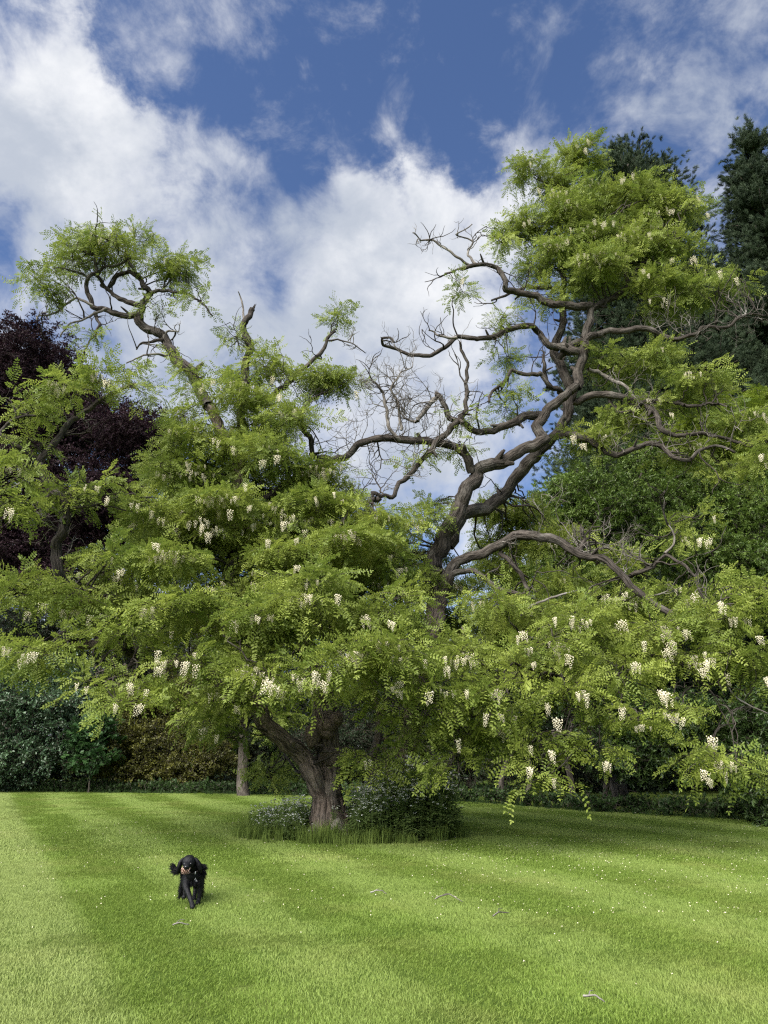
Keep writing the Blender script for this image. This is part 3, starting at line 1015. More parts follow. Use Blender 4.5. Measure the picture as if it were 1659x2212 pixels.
# ---- crown: layered pads of foliage (frame x, y, half width, half height px, distance, density)
PADS = [
    # high left crown, open
    (240, 540, 120, 42, 16.0, .62), (140, 560, 62, 45, 15.7, .6), (345, 575, 70, 40, 16.2, .7), (430, 640, 34, 36, 16.0, .45), (110, 640, 55, 28, 15.5, .5),
    (180, 500, 55, 30, 15.8, .6), (310, 520, 60, 22, 16.2, .6), (400, 580, 40, 30, 16.2, .6), (205, 735, 38, 18, 15.7, .35), (330, 655, 20, 22, 16.0, .4), (110, 590, 45, 26, 15.4, .5), (85, 610, 50, 30, 15.5, .5), (390, 550, 50, 30, 16.2, .6),
    # middle left
    (520, 730, 55, 26, 16.2, .38), (400, 800, 55, 34, 15.6, .4), (570, 790, 95, 42, 16.0, .75), (715, 695, 58, 34, 16.6, .45), (675, 820, 100, 42, 16.2, .8), (750, 820, 45, 36, 16.2, .6),
    (500, 865, 110, 46, 15.6, .75), (610, 905, 110, 48, 15.6, .75), (400, 900, 60, 40, 15.4, .55),
    # far left bough
    (50, 880, 70, 46, 13.2, .75), (150, 850, 70, 30, 13.6, .8), (225, 830, 75, 30, 13.8, .8), (300, 850, 40, 26, 14.2, .6), (70, 950, 65, 26, 13.2, .6), (20, 1000, 55, 46, 12.9, .8), (275, 800, 34, 22, 14.2, .4),
    (110, 1080, 95, 32, 13.3, .85), (30, 1120, 75, 46, 12.9, .95), (225, 1065, 70, 22, 13.8, .6), (345, 1000, 60, 28, 14.6, .4),
    # centre left
    (450, 960, 120, 52, 15.2, .75), (620, 1000, 120, 50, 15.2, .85), (330, 1110, 105, 44, 14.2, .9), (480, 1080, 120, 52, 14.5, .95), (660, 1090, 120, 52, 14.6, .95), (810, 1090, 95, 40, 15.0, .85), (890, 1130, 75, 40, 15.4, .8),
    (260, 1215, 90, 32, 13.4, .7), (400, 1190, 130, 56, 13.8, 1), (580, 1180, 130, 60, 14.0, 1), (750, 1180, 130, 60, 14.4, 1), (840, 1220, 80, 52, 14.6, .95),
    # left lower
    (50, 1300, 100, 46, 12.7, .95), (160, 1260, 80, 40, 12.9, .9), (30, 1400, 60, 44, 12.5, .9), (110, 1400, 85, 40, 12.8, .85), (190, 1475, 45, 20, 12.3, .7), (300, 1470, 75, 40, 12.4, .8), (270, 1380, 95, 46, 12.9, .95), (270, 1520, 45, 14, 12.2, .5), (380, 1320, 120, 60, 13.2, 1), (400, 1420, 85, 36, 13.2, .8),
    # front dome
    (540, 1320, 140, 66, 13.0, 1), (700, 1300, 150, 66, 12.8, 1), (870, 1310, 130, 60, 13.0, 1), (570, 1420, 110, 60, 12.5, 1), (720, 1410, 140, 64, 12.2, 1), (880, 1410, 120, 60, 12.4, 1), (500, 1510, 80, 60, 13.8, .8), (450, 1560, 60, 40, 14.4, .6), (490, 1600, 36, 46, 14.2, .6), (660, 1462, 70, 30, 12.3, .8),
    (590, 1465, 66, 40, 12.4, .85), (840, 1490, 70, 42, 12.3, .85), (950, 1480, 85, 46, 12.3, .9), (880, 1560, 50, 36, 13.2, .5),
    # front right
    (1050, 1300, 100, 46, 13.8, .95), (1160, 1380, 105, 46, 13.0, .95), (1270, 1370, 115, 50, 13.2, 1), (1400, 1360, 115, 52, 13.2, 1), (1530, 1330, 110, 56, 13.0, 1), (1640, 1310, 80, 60, 12.8, 1), (1030, 1400, 100, 50, 12.6, .95), (1090, 1490, 110, 46, 12.2, 1), (1230, 1500, 105, 40, 12.3, .95), (1340, 1470, 100, 40, 12.6, .9),
    (1450, 1430, 95, 42, 12.7, .95), (1580, 1430, 90, 46, 12.5, .95), (1660, 1450, 55, 50, 12.3, .9), (1350, 1560, 90, 36, 12.3, .75), (1450, 1540, 75, 30, 12.6, .7), (1530, 1640, 85, 30, 12.2, .75), (1590, 1660, 40, 18, 12.0, .5), (1290, 1620, 50, 38, 12.3, .6), (1160, 1600, 70, 50, 12.4, .75), (1180, 1670, 26, 26, 12.2, .55), (990, 1580, 76, 56, 12.8, 1.05), (985, 1650, 56, 46, 12.7, .9), (800, 1640, 54, 56, 13.6, .9), (920, 1590, 60, 46, 13.4, .8), (1070, 1580, 70, 50, 13.0, .9), (580, 1660, 60, 34, 17.5, .6),
    # the inside of the crown
    (400, 1190, 100, 80, 16.6, .9), (480, 1170, 170, 90, 16.8, .9), (660, 1180, 170, 90, 17.0, .9), (820, 1200, 130, 80, 17.2, .9), (930, 1260, 90, 60, 17.6, .9), (1000, 1345, 100, 50, 16.8, .9), (1130, 1300, 100, 46, 17.0, .8), (200, 1290, 160, 70, 15.6, .85), (420, 1300, 180, 70, 16.0, .85), (640, 1300, 180, 70, 16.2, .85), (840, 1320, 160, 60, 16.4, .85), (420, 1080, 150, 70, 16.8, .8), (600, 1060, 150, 70, 17.0, .8),
    (420, 1140, 170, 70, 15.6, .8), (620, 1130, 170, 80, 15.9, .85), (800, 1170, 130, 70, 16.2, .8), (320, 1250, 150, 70, 14.8, .8), (520, 1250, 170, 70, 15.2, .85), (720, 1250, 170, 70, 15.4, .85), (860, 1270, 90, 60, 15.8, .8), (1100, 1330, 120, 60, 15.6, .8), (1300, 1310, 130, 60, 15.2, .75), (1480, 1290, 120, 50, 14.6, .75),
    (640, 1370, 170, 60, 14.4, .7), (880, 1390, 150, 60, 14.6, .7), (1120, 1430, 140, 50, 14.4, .7), (1340, 1400, 140, 50, 14.4, .7), (440, 1370, 120, 50, 14.6, .7), (530, 1000, 120, 50, 16.2, .6), (430, 1030, 130, 60, 15.6, .7), (350, 1180, 90, 50, 14.6, .8), (700, 1050, 110, 50, 16.0, .7), (560, 930, 110, 50, 16.0, .6), (200, 1330, 110, 50, 13.9, .7), (1280, 440, 120, 60, 17.6, .8), (1400, 520, 120, 60, 17.3, .8), (1250, 560, 120, 50, 17.4, .8), (1480, 600, 80, 50, 16.9, .7),
    # behind the great limb
    (1070, 1230, 90, 40, 18.4, .9), (1170, 1200, 100, 42, 18.2, .9), (1120, 1130, 90, 36, 18.6, .95), (1060, 1180, 80, 40, 18.8, .95), (1190, 1130, 80, 40, 18.4, .9), (1240, 1270, 100, 42, 16.4, .7), (1000, 1250, 70, 34, 18.4, .9), (1330, 1210, 80, 40, 16.0, .55), (950, 1090, 55, 30, 16.4, .6),
    # high right crown
    (1170, 390, 85, 50, 17.2, .85), (1260, 360, 80, 48, 17.2, .9), (1340, 420, 90, 50, 17.0, .9), (1420, 440, 75, 46, 16.8, .9), (1490, 440, 45, 40, 16.4, .8), (1110, 470, 75, 44, 17.0, .8), (1220, 470, 105, 52, 17.0, 1), (1340, 520, 115, 54, 16.7, 1), (1460, 530, 80, 46, 16.4, .95), (1540, 610, 70, 36, 16.2, .9), (1600, 600, 34, 26, 16.0, .7),
    (1180, 560, 75, 44, 16.9, .85), (1290, 600, 105, 44, 16.6, .95), (1430, 620, 90, 40, 16.4, .95), (1000, 640, 36, 44, 15.9, .5), (1090, 690, 46, 26, 16.4, .55), (1090, 760, 66, 30, 16.5, .45), (1400, 680, 80, 30, 16.8, .7), (1080, 510, 40, 40, 16.6, .5), (1170, 640, 55, 30, 16.8, .7),
    # right flank
    (1090, 870, 80, 50, 16.8, .4), (1340, 780, 95, 34, 16.9, .8), (1450, 770, 95, 30, 16.4, .8), (1500, 840, 95, 40, 16.2, .9), (1590, 900, 85, 50, 15.8, .95), (1650, 960, 55, 60, 15.4, .9), (1380, 890, 95, 36, 16.8, .8), (1290, 940, 66, 40, 16.9, .75), (1225, 960, 46, 42, 16.9, .6), (1460, 990, 90, 34, 16.4, .8), (1570, 1010, 70, 34, 15.8, .6),
    (990, 960, 46, 28, 16.2, .35), (1010, 900, 40, 24, 16.0, .3), (900, 980, 40, 26, 15.9, .3), (1480, 1170, 60, 34, 14.9, .55), (1510, 1120, 50, 30, 14.8, .5),
]
pad_lobes = []
PP, EE, SS, PADIDX = [], [], [], []
twig_mb = MB()
limbP = np.array([s[0] for s in SAMP])
limbR = np.array([s[1] for s in SAMP])


def crooked(mb_, a, b, r0, r1, n=6, wob=.16, sides=5):
    ln = np.linalg.norm(b - a)
    pts = [a]
    mid = sphere_dirs(1)[0] * ln * wob
    for i in range(1, n):
        u = i / n
        p = a + (b - a) * u + mid * math.sin(u * math.pi) + sphere_dirs(1)[0] * ln * wob * .45
        p[2] += ln * .10 * math.sin(u * math.pi)
        pts.append(p)
    pts.append(b)
    pts = catmull(np.array(pts), 2)
    mb_.tube(pts, np.linspace(r0, r1, len(pts)), sides)
    return pts


for i, (x, y, rx, ry, Y, den) in enumerate(PADS):
    if den >= .8 and 950 < y < 1480:
        x, y, Y = x + rnd(-26, 26), y + rnd(-22, 22), Y + rnd(-.35, .35)
    c, s = at(x, y, Y)
    g_ = .34 if Y < 15 else .24
    r = np.array([max(rx * s * .5, rx * s - g_), 0, max(ry * s * .45, ry * s - g_ * .8)])
    r[1] = min(1.9, max(.5, r[0] * .85))
    pad_lobes.append((c, r))
    area = math.pi * r[0] * r[1] + 1.6 * math.pi * r[0] * r[2]
    n = int(area * (36 if Y < 15 else 38) * den ** 1.4) + 8
    # a pad is a few drooping plates, not a ball
    nsub = max(3, int(area * .9))
    subc = []
    for q in range(nsub):
        d = sphere_dirs(1)[0]
        subc.append((c + d * r * np.array([.72, .72, .95]) * random.random() ** .4, rnd(.36, .58)))
    which = rng.integers(0, nsub, n)
    d = sphere_dirs(n)
    d[:, 2] = np.abs(d[:, 2]) * rng.choice([1, 1, -.6], n)
    sub_r = np.array([max(.45, r[0]), max(.45, r[1]), max(.24, r[2] * (.62 if Y < 14.9 else .9))])
    rr = rng.random(n) ** .45
    P = np.array([subc[w][0] for w in which]) + d * sub_r * np.array([subc[w][1] for w in which])[:, None] * rr[:, None]
    rel = (P - c) / r
    out = rel / (np.linalg.norm(rel, axis=1)[:, None] + .2)
    X = d * .8 + out * .7 + rng.normal(size=(n, 3)) * .45 if Y < 14.9 else d * .5 + out * .35 + rng.normal(size=(n, 3)) * .75
    X[:, 2] = X[:, 2] * .5 - .22 - .3 * np.clip(np.linalg.norm(rel[:, :2], axis=1) - .6, 0, 1)
    keep = P[:, 2] > .35
    P, X = P[keep], X[keep]
    up = np.tile([0, 0, 1.0], (len(P), 1)) + rng.normal(size=(len(P), 3)) * .15
    PP.append(P)
    EE.append(euler_from_axes(X, up, rng.normal(size=len(P)) * (.7 if Y < 14.9 else 1.1)))
    SS.append(rng.uniform(.62, 1.12, len(P)) * (.84 if Y < 13.2 else .76))
    PADIDX += [i] * len(P)
    # wood: boughs from the nearest limb, twigs out to the sprays
    dist = np.linalg.norm((limbP - c) * np.array([1, 1, 1.1]), axis=1) - limbR * 2
    cand = np.argsort(dist)[:14]
    ends = []
    for q, (sc_c, fr) in enumerate(subc):
        j = int(random.choice(list(cand[:8])))
        r0 = min(limbR[j] * .55, .012 + .010 * np.linalg.norm(sc_c - limbP[j]))
        pts = crooked(twig_mb, limbP[j], sc_c, r0, .009, 7, .13, 5)
        ends.append(pts)
    m = min(len(P), int(len(P) * (.4 if den < .65 else .16)))
    for q in range(m):
        e = ends[which[q] if which[q] < len(ends) else 0]
        k = int(np.argmin(np.linalg.norm(e - P[q], axis=1)))
        if np.linalg.norm(e[k] - P[q]) < 1.6:
            crooked(twig_mb, e[k], P[q], .008, .004, 3, .12, 3)

print('sprays', sum(len(p) for p in PP))
PP, EE, SS = np.concatenate(PP), np.concatenate(EE), np.concatenate(SS)
PADIDX = np.array(PADIDX)
crown = scatter('crown', T_LOCUST, PP, EE, SS, [M_LOCUST, M_BARK], locust)
crown['label'] = 'yellow-green feathery foliage in drooping layers'
crown['kind'] = 'stuff'


# bare dead twigs, crooked and forking
def gnarl(mb_, p, d, ln, r, depth):
    n = 6
    pts = [p]
    q = p
    dd = d
    for i in range(n):
        dd = unit(dd + sphere_dirs(1)[0] * .45 + np.array([0, 0, .06]))
        q = q + dd * ln / n
        pts.append(q)
        if depth > 0 and i > 0 and random.random() < .62:
            gnarl(mb_, q, unit(dd + sphere_dirs(1)[0] * 1.1), ln * rnd(.45, .75), r * .6, depth - 1)
    mb_.tube(np.array(pts), np.linspace(r, r * .35, n + 1), 4)


for key, (pts, y0, y1, r0, r1, dead) in LIMBS.items():
    if r0 < 5 or key in ('right_stem', 'mid_stem', 'great_limb', 'left_low', 'slim_rear_stem'):
        continue
    for q in range(int(1 + len(pts) * .3)):
        u = rnd(.15, 1.0) * (len(pts) - 1)
        i = min(int(u), len(pts) - 2)
        x = pts[i][0] + (pts[i + 1][0] - pts[i][0]) * (u - i)
        yy = pts[i][1] + (pts[i + 1][1] - pts[i][1]) * (u - i)
        p, s_ = at(x * K, yy * K, y0 + (y1 - y0) * u / (len(pts) - 1))
        gnarl(twig_mb, p, unit(sphere_dirs(1)[0] + np.array([0, 0, .35])), rnd(.5, 1.2), rnd(.014, .026), 1)
tw = twig_mb.build('twigs', M_BARK, locust)
tw['kind'] = 'stuff'
dead_mb = MB()
for key, cnt, ln, z in [('dead_fork', 13, .8, 2), ('dead_rise', 13, .8, 2), ('dead_hook', 8, .6, 2), ('centre_v', 10, .7, 2), ('centre_back', 24, .9, 2), ('centre_arm', 7, .6, 1), ('centre_up', 5, .5, 1), ('centre_drop', 9, .7, 2), ('inner_rise', 7, .8, 2), ('bowed_limb', 7, .4, 1), ('high_left_dead', 6, .5, 1), ('high_left_twist', 5, .5, 1), ('high_left', 4, .5, 1), ('right_long', 18, .8, 2), ('right_sweep', 12, .8, 2), ('right_snake', 10, .7, 2), ('right_droop', 14, .9, 2), ('droop_stub', 5, .8, 2), ('droop_right', 6, .7, 1), ('tall_left_long', 4, .35, 1), ('tall_left_dead', 3, .3, 1), ('broken_stem', 4, .4, 1), ('tall_left_spike', 3, .25, 1), ('left_top', 4, .6, 1), ('small_crown_fork', 5, .4, 1), ('left_rise', 5, .8, 2), ('low_right', 5, .6, 1), ('mast_fork', 5, .7, 1)]:
    pts, y0, y1, r0, r1, dead = LIMBS[key]
    for q in range(cnt):
        u = rnd(.2, 1.0) * (len(pts) - 1)
        i = min(int(u), len(pts) - 2)
        x = pts[i][0] + (pts[i + 1][0] - pts[i][0]) * (u - i)
        yy = pts[i][1] + (pts[i + 1][1] - pts[i][1]) * (u - i)
        p, s = at(x * K, yy * K, y0 + (y1 - y0) * u / (len(pts) - 1))
        gnarl(dead_mb, p, unit(sphere_dirs(1)[0] + np.array([0, 0, .5])), ln * rnd(.6, 1.2), rnd(.010, .017), z)
dw = dead_mb.build('dead_twigs', M_DEAD, locust)
dw['kind'] = 'stuff'
dw['label'] = 'bare grey dead twigs tangled between the limbs'


# ---- white blossom
def raceme_cluster(seed, nr):
    random.seed(seed)
    b = MB()
    for q in range(nr):
        ox, oy = (rnd(-.10, .10), rnd(-.08, .08)) if q else (0, 0)
        ln = rnd(.16, .27)
        z0 = rnd(-.05, .02)
        for k in range(24):
            u = k / 24
            a = k * 2.4
            w = .034 * (1 - u) ** .6 + .006
            p = np.array([ox + math.cos(a) * w, oy + math.sin(a) * w, z0 - ln * u + rnd(-.006, .006)])
            rr = .0165 * (1 - .5 * u) * rnd(.8, 1.2)
            dx = unit([math.cos(a), math.sin(a), rnd(-.5, .3)])
            s = unit(np.cross(dx, [0, 0, 1]))
            t_ = np.cross(dx, s)
            b.add([p - dx * rr * .4, p + s * rr, p + t_ * rr, p - s * rr, p - t_ * rr, p + dx * rr * .8],
                  [(0, 1, 2), (0, 2, 3), (0, 3, 4), (0, 4, 1), (5, 2, 1), (5, 3, 2), (5, 4, 3), (5, 1, 4)])
    me = b.build('flower_cluster', M_FLOWER, None, False)
    d = me.data
    bpy.data.objects.remove(me)
    return d, b


FL = [raceme_cluster(400 + i, n) for i, n in enumerate((1, 2, 2, 3, 3, 4))]
random.seed(21)
FLOW = [(95, 1310), (130, 1325), (200, 1335), (60, 1330), (75, 1415), (255, 1530), (305, 1530), (320, 1495), (280, 1485), (440, 1140), (450, 1160), (495, 1105), (540, 1100), (610, 1135), (545, 1140), (235, 1085), (25, 1110),
        (600, 1490), (580, 1480), (610, 1500), (680, 1460), (715, 1455), (850, 1350), (845, 1490), (865, 1500), (860, 1480), (920, 1430), (965, 1450), (960, 1425), (1130, 1370), (1120, 1378), (1330, 1360), (1340, 1350), (1450, 1395), (1440, 1410), (1200, 1340), (1500, 1290), (1525, 1435), (1515, 1450), (1570, 1460), (1645, 1355), (1655, 1470),
        (1050, 1545), (1085, 1550), (1110, 1552), (1160, 1535), (1190, 1548), (1185, 1530), (1205, 1560), (1250, 1505), (1265, 1500), (1290, 1525), (1320, 1520), (1345, 1535), (1430, 1500), (1440, 1505), (1300, 1665), (1310, 1655), (1145, 1665), (1190, 1628), (990, 1600), (1525, 1670), (1510, 1682), (1535, 1690), (1600, 1605), (1540, 1600),
        (1285, 480), (1305, 488), (1325, 485), (1450, 460), (1390, 590), (1398, 600), (1450, 565), (1500, 565), (1555, 590), (1587, 605), (1345, 395), (1270, 310), (1265, 330), (1530, 470), (1530, 500), (1405, 655), (1130, 490), (1165, 415), (590, 820), (225, 830), (340, 1180), (260, 1240), (570, 1000), (600, 990), (530, 1050), (640, 1170), (580, 1175), (660, 1150),
        (680, 1080), (720, 1070), (300, 1270), (170, 1240), (430, 1440), (345, 1410), (400, 1440), (640, 1230), (730, 1290), (505, 1350), (560, 1340), (790, 1340), (1000, 1360), (1240, 950), (1262, 965), (1230, 900), (1455, 900), (1500, 920), (1640, 990), (1650, 900), (1540, 1120), (1530, 1175), (1510, 1170), (1260, 1120), (340, 1450), (1370, 1440), (1390, 1390),
        (1640, 1380), (1600, 1490), (1480, 1370), (1560, 1310), (1230, 1420), (1150, 1440), (1010, 1500), (930, 1500), (700, 1480), (1000, 610), (1140, 480), (500, 970), (600, 860), (770, 850)]
used = np.zeros(len(PP), bool)
# place of each spray in the frame and its distance
q = PP - np.array([0, 0, CAM_H])
dep = q[:, 1] * math.cos(PITCH) + q[:, 2] * math.sin(PITCH)
fxs = CXF + FPX * q[:, 0] / dep
fys = CYF - FPX * (-q[:, 1] * math.sin(PITCH) + q[:, 2] * math.cos(PITCH)) / dep
nfl = 0


def hang(p, mesh):
    o = bpy.data.objects.new('flower_cluster', mesh)
    o.parent = crown
    o.location = p - BASE
    o.rotation_euler = (rnd(-.2, .2), rnd(-.2, .2), rnd(0, 6.28))
    s = rnd(.55, .98)
    o.scale = (s, s, s)
    COL.objects.link(o)


for fx, fy in FLOW:
    dd = (fxs - fx) ** 2 + (fys + 6 - fy) ** 2
    near = np.where(dd < 38 ** 2)[0]
    if len(near) == 0:
        continue
    j = near[np.argmin(PP[near, 1] + np.sqrt(dd[near]) * .01)]
    p, s = at(fx + rnd(-2, 2), fy - 8, PP[j][1] - .45)
    hang(p, FL[random.choice([2, 3, 4, 5])][0])
    nfl += 1
# more, scattered on the camera side of the pads
w = rng.permutation(len(PP))
front = [j for j in w if (PP[j] - pad_lobes[PADIDX[j]][0])[1] < -.45 * pad_lobes[PADIDX[j]][1][1] and 0 < fxs[j] < 1659 and PADS[PADIDX[j]][5] > .5]
for j in front:
    if nfl >= 292:
        break
    low = .9 if fys[j] > 1050 else .22
    if fys[j] > 1580:
        low = .3
    if random.random() < low:
        hang(PP[j] + np.array([rnd(-.1, .1), -.32, -.08]), FL[random.choice([0, 0, 1, 1, 2])][0])
        nfl += 1
js = np.array([j for j in rng.permutation(front) if rng.random() < (.9 if fys[j] > 1000 else .4)][:1500])
nj = len(js)
bl = scatter('blossom', [f[1] for f in FL[:3]], PP[js] + np.array([0, -.2, -.08]), np.stack([np.zeros(nj), np.zeros(nj), rng.random(nj) * 6], 1), rng.uniform(.35, .75, nj), [M_FLOWER], locust)
bl['kind'] = 'stuff'


# ------------------------------------------------------------------ trees and shrubs behind
def leafy(name, label, cat, base, lobes, templates, mats, per_m2, size=(.8, 1.3), stems=(), sub=9, group=None, gap=0.0, droop=.25, part='crown', shrink=(.30, .52), core=True, cap=None, bark=None):
    root = empty(name, base, label, cat, group)
    ls = sublobes(lobes, sub, shrink) if sub else lobes
    if not core:
        ls = [l for i, l in enumerate(ls) if (i + 1) % (sub + 1)]
    P, E = fill(ls, per_m2, gap, droop=droop, cap=cap)
    o = scatter(part, templates, P, E, rng.uniform(size[0], size[1], len(P)), mats, root)
    o['kind'] = 'stuff'
    for (pts, r0, r1) in stems:
        b = MB()
        C = catmull(np.array(pts, float), 6)
        b.tube(C, np.linspace(r0, r1, len(C)), 12, flute=fluted(.12, r0 * 30, 4))
        b.build('trunk', bark or M_STEMBARK, root)
    # boughs reaching into the lobes
    if stems:
        top = np.array(stems[0][0][-1], float)
        low = np.array(stems[0][0][0], float)
        for c, r in lobes:
            b = MB()
            st = low + (top - low) * rnd(.45, .95)
            crooked(b, st, c, max(.04, stems[0][2] * .6), .03, 7, .06, 6)
            b.build('branch', bark or M_STEMBARK, root)
    return root


def seq_tree(name, label, x, ytop, Y, base_half, dens=1.0, blunt=False):
    top, s = at(x, ytop, Y)
    H = top[2]
    base = np.array([top[0], Y, 0])
    root = empty(name, base, label, 'tree')
    b = MB()
    n = 14
    b.tube(np.array([base + np.array([.15 * math.sin(i), .1 * math.cos(i * 2), H * .97 * i / n]) for i in range(n + 1)]), np.linspace(.95, .05, n + 1), 14, flute=fluted(.15, 5, 5))
    b.build('trunk', M_STEMBARK, root)
    P, D, wood = [], [], MB()
    nb = int(520 * dens)
    for k in range(nb):
        u = random.random() ** .75            # 0 top .. 1 bottom
        z = H * (1 - u * .97)
        rad = base_half * (min(1, u * 1.25) ** (.45 if blunt else .72)) * rnd(.75, 1.12) + .25
        a = rnd(0, 6.283)
        st = base + np.array([0, 0, z])
        o = np.array([math.cos(a), math.sin(a), 0])
        sag = rnd(-.1, .25) * rad
        tip = st + o * rad + np.array([0, 0, -sag + rnd(0, .3)])
        mid = st + o * rad * .55 + np.array([0, 0, -sag * 1.3])
        wood.tube(np.array([st, mid, tip]), [.07, .04, .015], 5)
        m = int(24 + rad * 24)
        t = rng.random(m) ** .6
        line = st + (mid - st) * np.minimum(t * 2, 1)[:, None] + (tip - mid) * np.clip(t * 2 - 1, 0, 1)[:, None]
        spread = (.18 + .36 * t * rad * .3)[:, None]
        p = line + rng.normal(size=(m, 3)) * spread * np.array([1, 1, .7])
        P.append(p)
        d = np.tile(o, (m, 1)) + rng.normal(size=(m, 3)) * .5
        d[:, 2] += .35
        D.append(d)
    m = 60
    P.append(base + np.array([0, 0, H - .6]) + rng.normal(size=(m, 3)) * np.array([.22, .22, .5]))
    D.append(rng.normal(size=(m, 3)) * .5 + np.array([0, 0, .9]))
    P, D = np.concatenate(P), np.concatenate(D)
    up = np.tile([0.3, 0, 1.0], (len(P), 1))
    o = scatter('crown', T_SEQ, P, euler_from_axes(D, up, rng.normal(size=len(P)) * .6), rng.uniform(.55, 1.0, len(P)), [M_SEQ], root)
    o['kind'] = 'stuff'
    wd = wood.build('boughs', M_STEMBARK, root)
    wd['kind'] = 'stuff'
    return root


seq_tree('sequoia_tree', 'tall dark pointed conifer at the edge of the photograph', 1612, 285, 30, 4.3)
seq_tree('sequoia_tree', 'dark blunt-topped conifer standing behind the tall right crown of the locust', 1345, 310, 33, 5.6, 1.2, True)
seq_tree('sequoia_tree', 'lower dark conifer between and behind the two tall ones', 1560, 640, 36, 4.6, .8, True)

# copper beech
bl_ = flobes([(60, 860, 190, 130, 40, 6), (-90, 900, 160, 150, 40, 6), (180, 900, 130, 120, 40, 5), (260, 990, 90, 110, 39, 4), (60, 1050, 220, 150, 40, 6), (230, 1120, 110, 110, 39, 4), (100, 1230, 220, 130, 39, 5), (-80, 1200, 160, 180, 40, 6), (20, 800, 110, 70, 40, 4), (130, 800, 70, 60, 40, 4), (330, 960, 80, 90, 40, 3), (360, 1060, 80, 90, 40, 3), (300, 1160, 110, 100, 40, 4)])
leafy('copper_beech_tree', 'large dark purple copper beech tree behind the far left bough', 'tree', (-20, 40, 0), bl_, T_BROAD, [M_BEECH, M_TWIG], 5.2, (.9, 1.5), [([(-20, 40, -.1), (-20.3, 40, 6), (-20, 40, 13), (-20, 40, 18)], .8, .25)], 11, droop=.45, cap=28000)

# yellow-green tree at the right edge
leafy('acacia_tree', 'yellow-green leafy tree behind the right flank of the locust', 'tree', (15.4, 26.5, 0),
      flobes([(1560, 930, 110, 70, 26), (1640, 890, 80, 60, 27), (1690, 930, 90, 70, 27), (1480, 980, 80, 50, 26), (1640, 1010, 110, 60, 26)]), T_LOCUST_S, [M_GOLD, M_BARK], 4.2, (.9, 1.4), [([(15.4, 26.5, -.1), (15.3, 26.5, 5), (15.0, 26.5, 10), (14.6, 26.5, 13)], .35, .14)], 8)
# evergreen tree in the right middle
leafy('holm_oak_tree', 'broad mid-green evergreen tree behind the drooping right limb', 'tree', (7.2, 23.2, 0),
      flobes([(1260, 1080, 100, 80, 23), (1200, 1150, 80, 70, 23), (1340, 1150, 110, 80, 22.5), (1440, 1080, 90, 70, 23.5), (1390, 1000, 70, 46, 24), (1480, 1200, 110, 70, 22), (1300, 1250, 110, 70, 22.5), (1310, 1040, 70, 50, 24), (1185, 1190, 70, 80, 23.4), (1230, 1120, 70, 70, 23.6), (1150, 1260, 90, 70, 23.6), (1240, 1330, 120, 70, 23)]),
      T_WHORL, [M_HOLM, M_TWIG], 5.0, (.8, 1.25), [([(7.2, 23.2, -.1), (7.0, 23.3, 3), (7.4, 23.2, 6), (7.2, 23.2, 9)], .32, .14)], 11)
leafy('holm_oak_tree', 'mid-green evergreen tree near the right edge below the yellow-green tree', 'tree', (13.0, 22.4, 0),
      flobes([(1570, 1130, 95, 70, 22.5), (1650, 1090, 80, 80, 22.5), (1590, 1220, 110, 70, 22), (1690, 1230, 90, 90, 22), (1540, 1040, 60, 40, 23.5)]),
      T_WHORL, [M_HOLM, M_TWIG], 5.0, (.8, 1.25), [([(13.0, 22.4, -.1), (13.0, 22.4, 3), (12.9, 22.3, 6), (12.7, 22.2, 8.5)], .28, .12)], 11)
# rhododendrons along the right edge of the lawn
leafy('rhododendron_bush', 'dark rhododendron bush under the right tip of the locust, leaning over the lawn', 'bush', (10.0, 19.5, 0),
      flobes([(1560, 1580, 110, 80, 19.8, 1.6), (1660, 1560, 100, 100, 19.5, 1.8), (1640, 1680, 90, 70, 18.2, 1.3), (1700, 1720, 90, 90, 17.6, 1.3), (1480, 1600, 90, 90, 20.3, 1.5)]),
      T_WHORL, [M_RHODO, M_TWIG], 6.0, (.8, 1.2), [([(10, 19.8, -.1), (9.8, 19.8, 1), (9.6, 19.8, 2.2)], .12, .06), ([(11, 19.2, -.1), (11.1, 19, 1.2), (11.2, 18.8, 2.4)], .10, .05)], 9, part='foliage')
leafy('rhododendron_bush', 'dark rhododendron bush between the locust trunk and the one at the right edge', 'bush', (6.5, 22.0, 0),
      flobes([(1400, 1570, 90, 90, 21.5, 1.5), (1320, 1600, 80, 80, 22.4, 1.5), (1400, 1650, 100, 50, 21.0, 1.2), (1280, 1500, 90, 90, 23.5, 1.6)]),
      T_WHORL, [M_RHODO, M_TWIG], 6.0, (.8, 1.2), [([(5.6, 22.4, -.1), (5.5, 22.3, 1), (5.1, 22.3, 2.2)], .11, .06), ([(6.4, 22.2, -.1), (6.6, 22, 1.2), (6.9, 22, 2.4)], .10, .05)], 9, part='foliage')
leafy('laurel_bush', 'dark bush with crooked bare stems behind the trunk on its right', 'bush', (3.6, 25.5, 0),
      flobes([(1060, 1560, 90, 80, 26.5, 1.5), (1150, 1570, 90, 80, 25.5, 1.5), (1210, 1500, 90, 80, 25.5, 1.6), (1100, 1470, 110, 80, 26.5, 1.6)]),
      T_WHORL, [M_YEW, M_TWIG], 6.0, (.9, 1.3), [([(3.9, 25.4, -.1), (4.0, 25.4, .8), (4.4, 25.3, 1.8), (4.3, 25.3, 3)], .12, .07), ([(4.6, 25.0, -.1), (4.9, 25.0, .9), (4.7, 25.0, 2.0)], .10, .05)], 8, part='foliage')
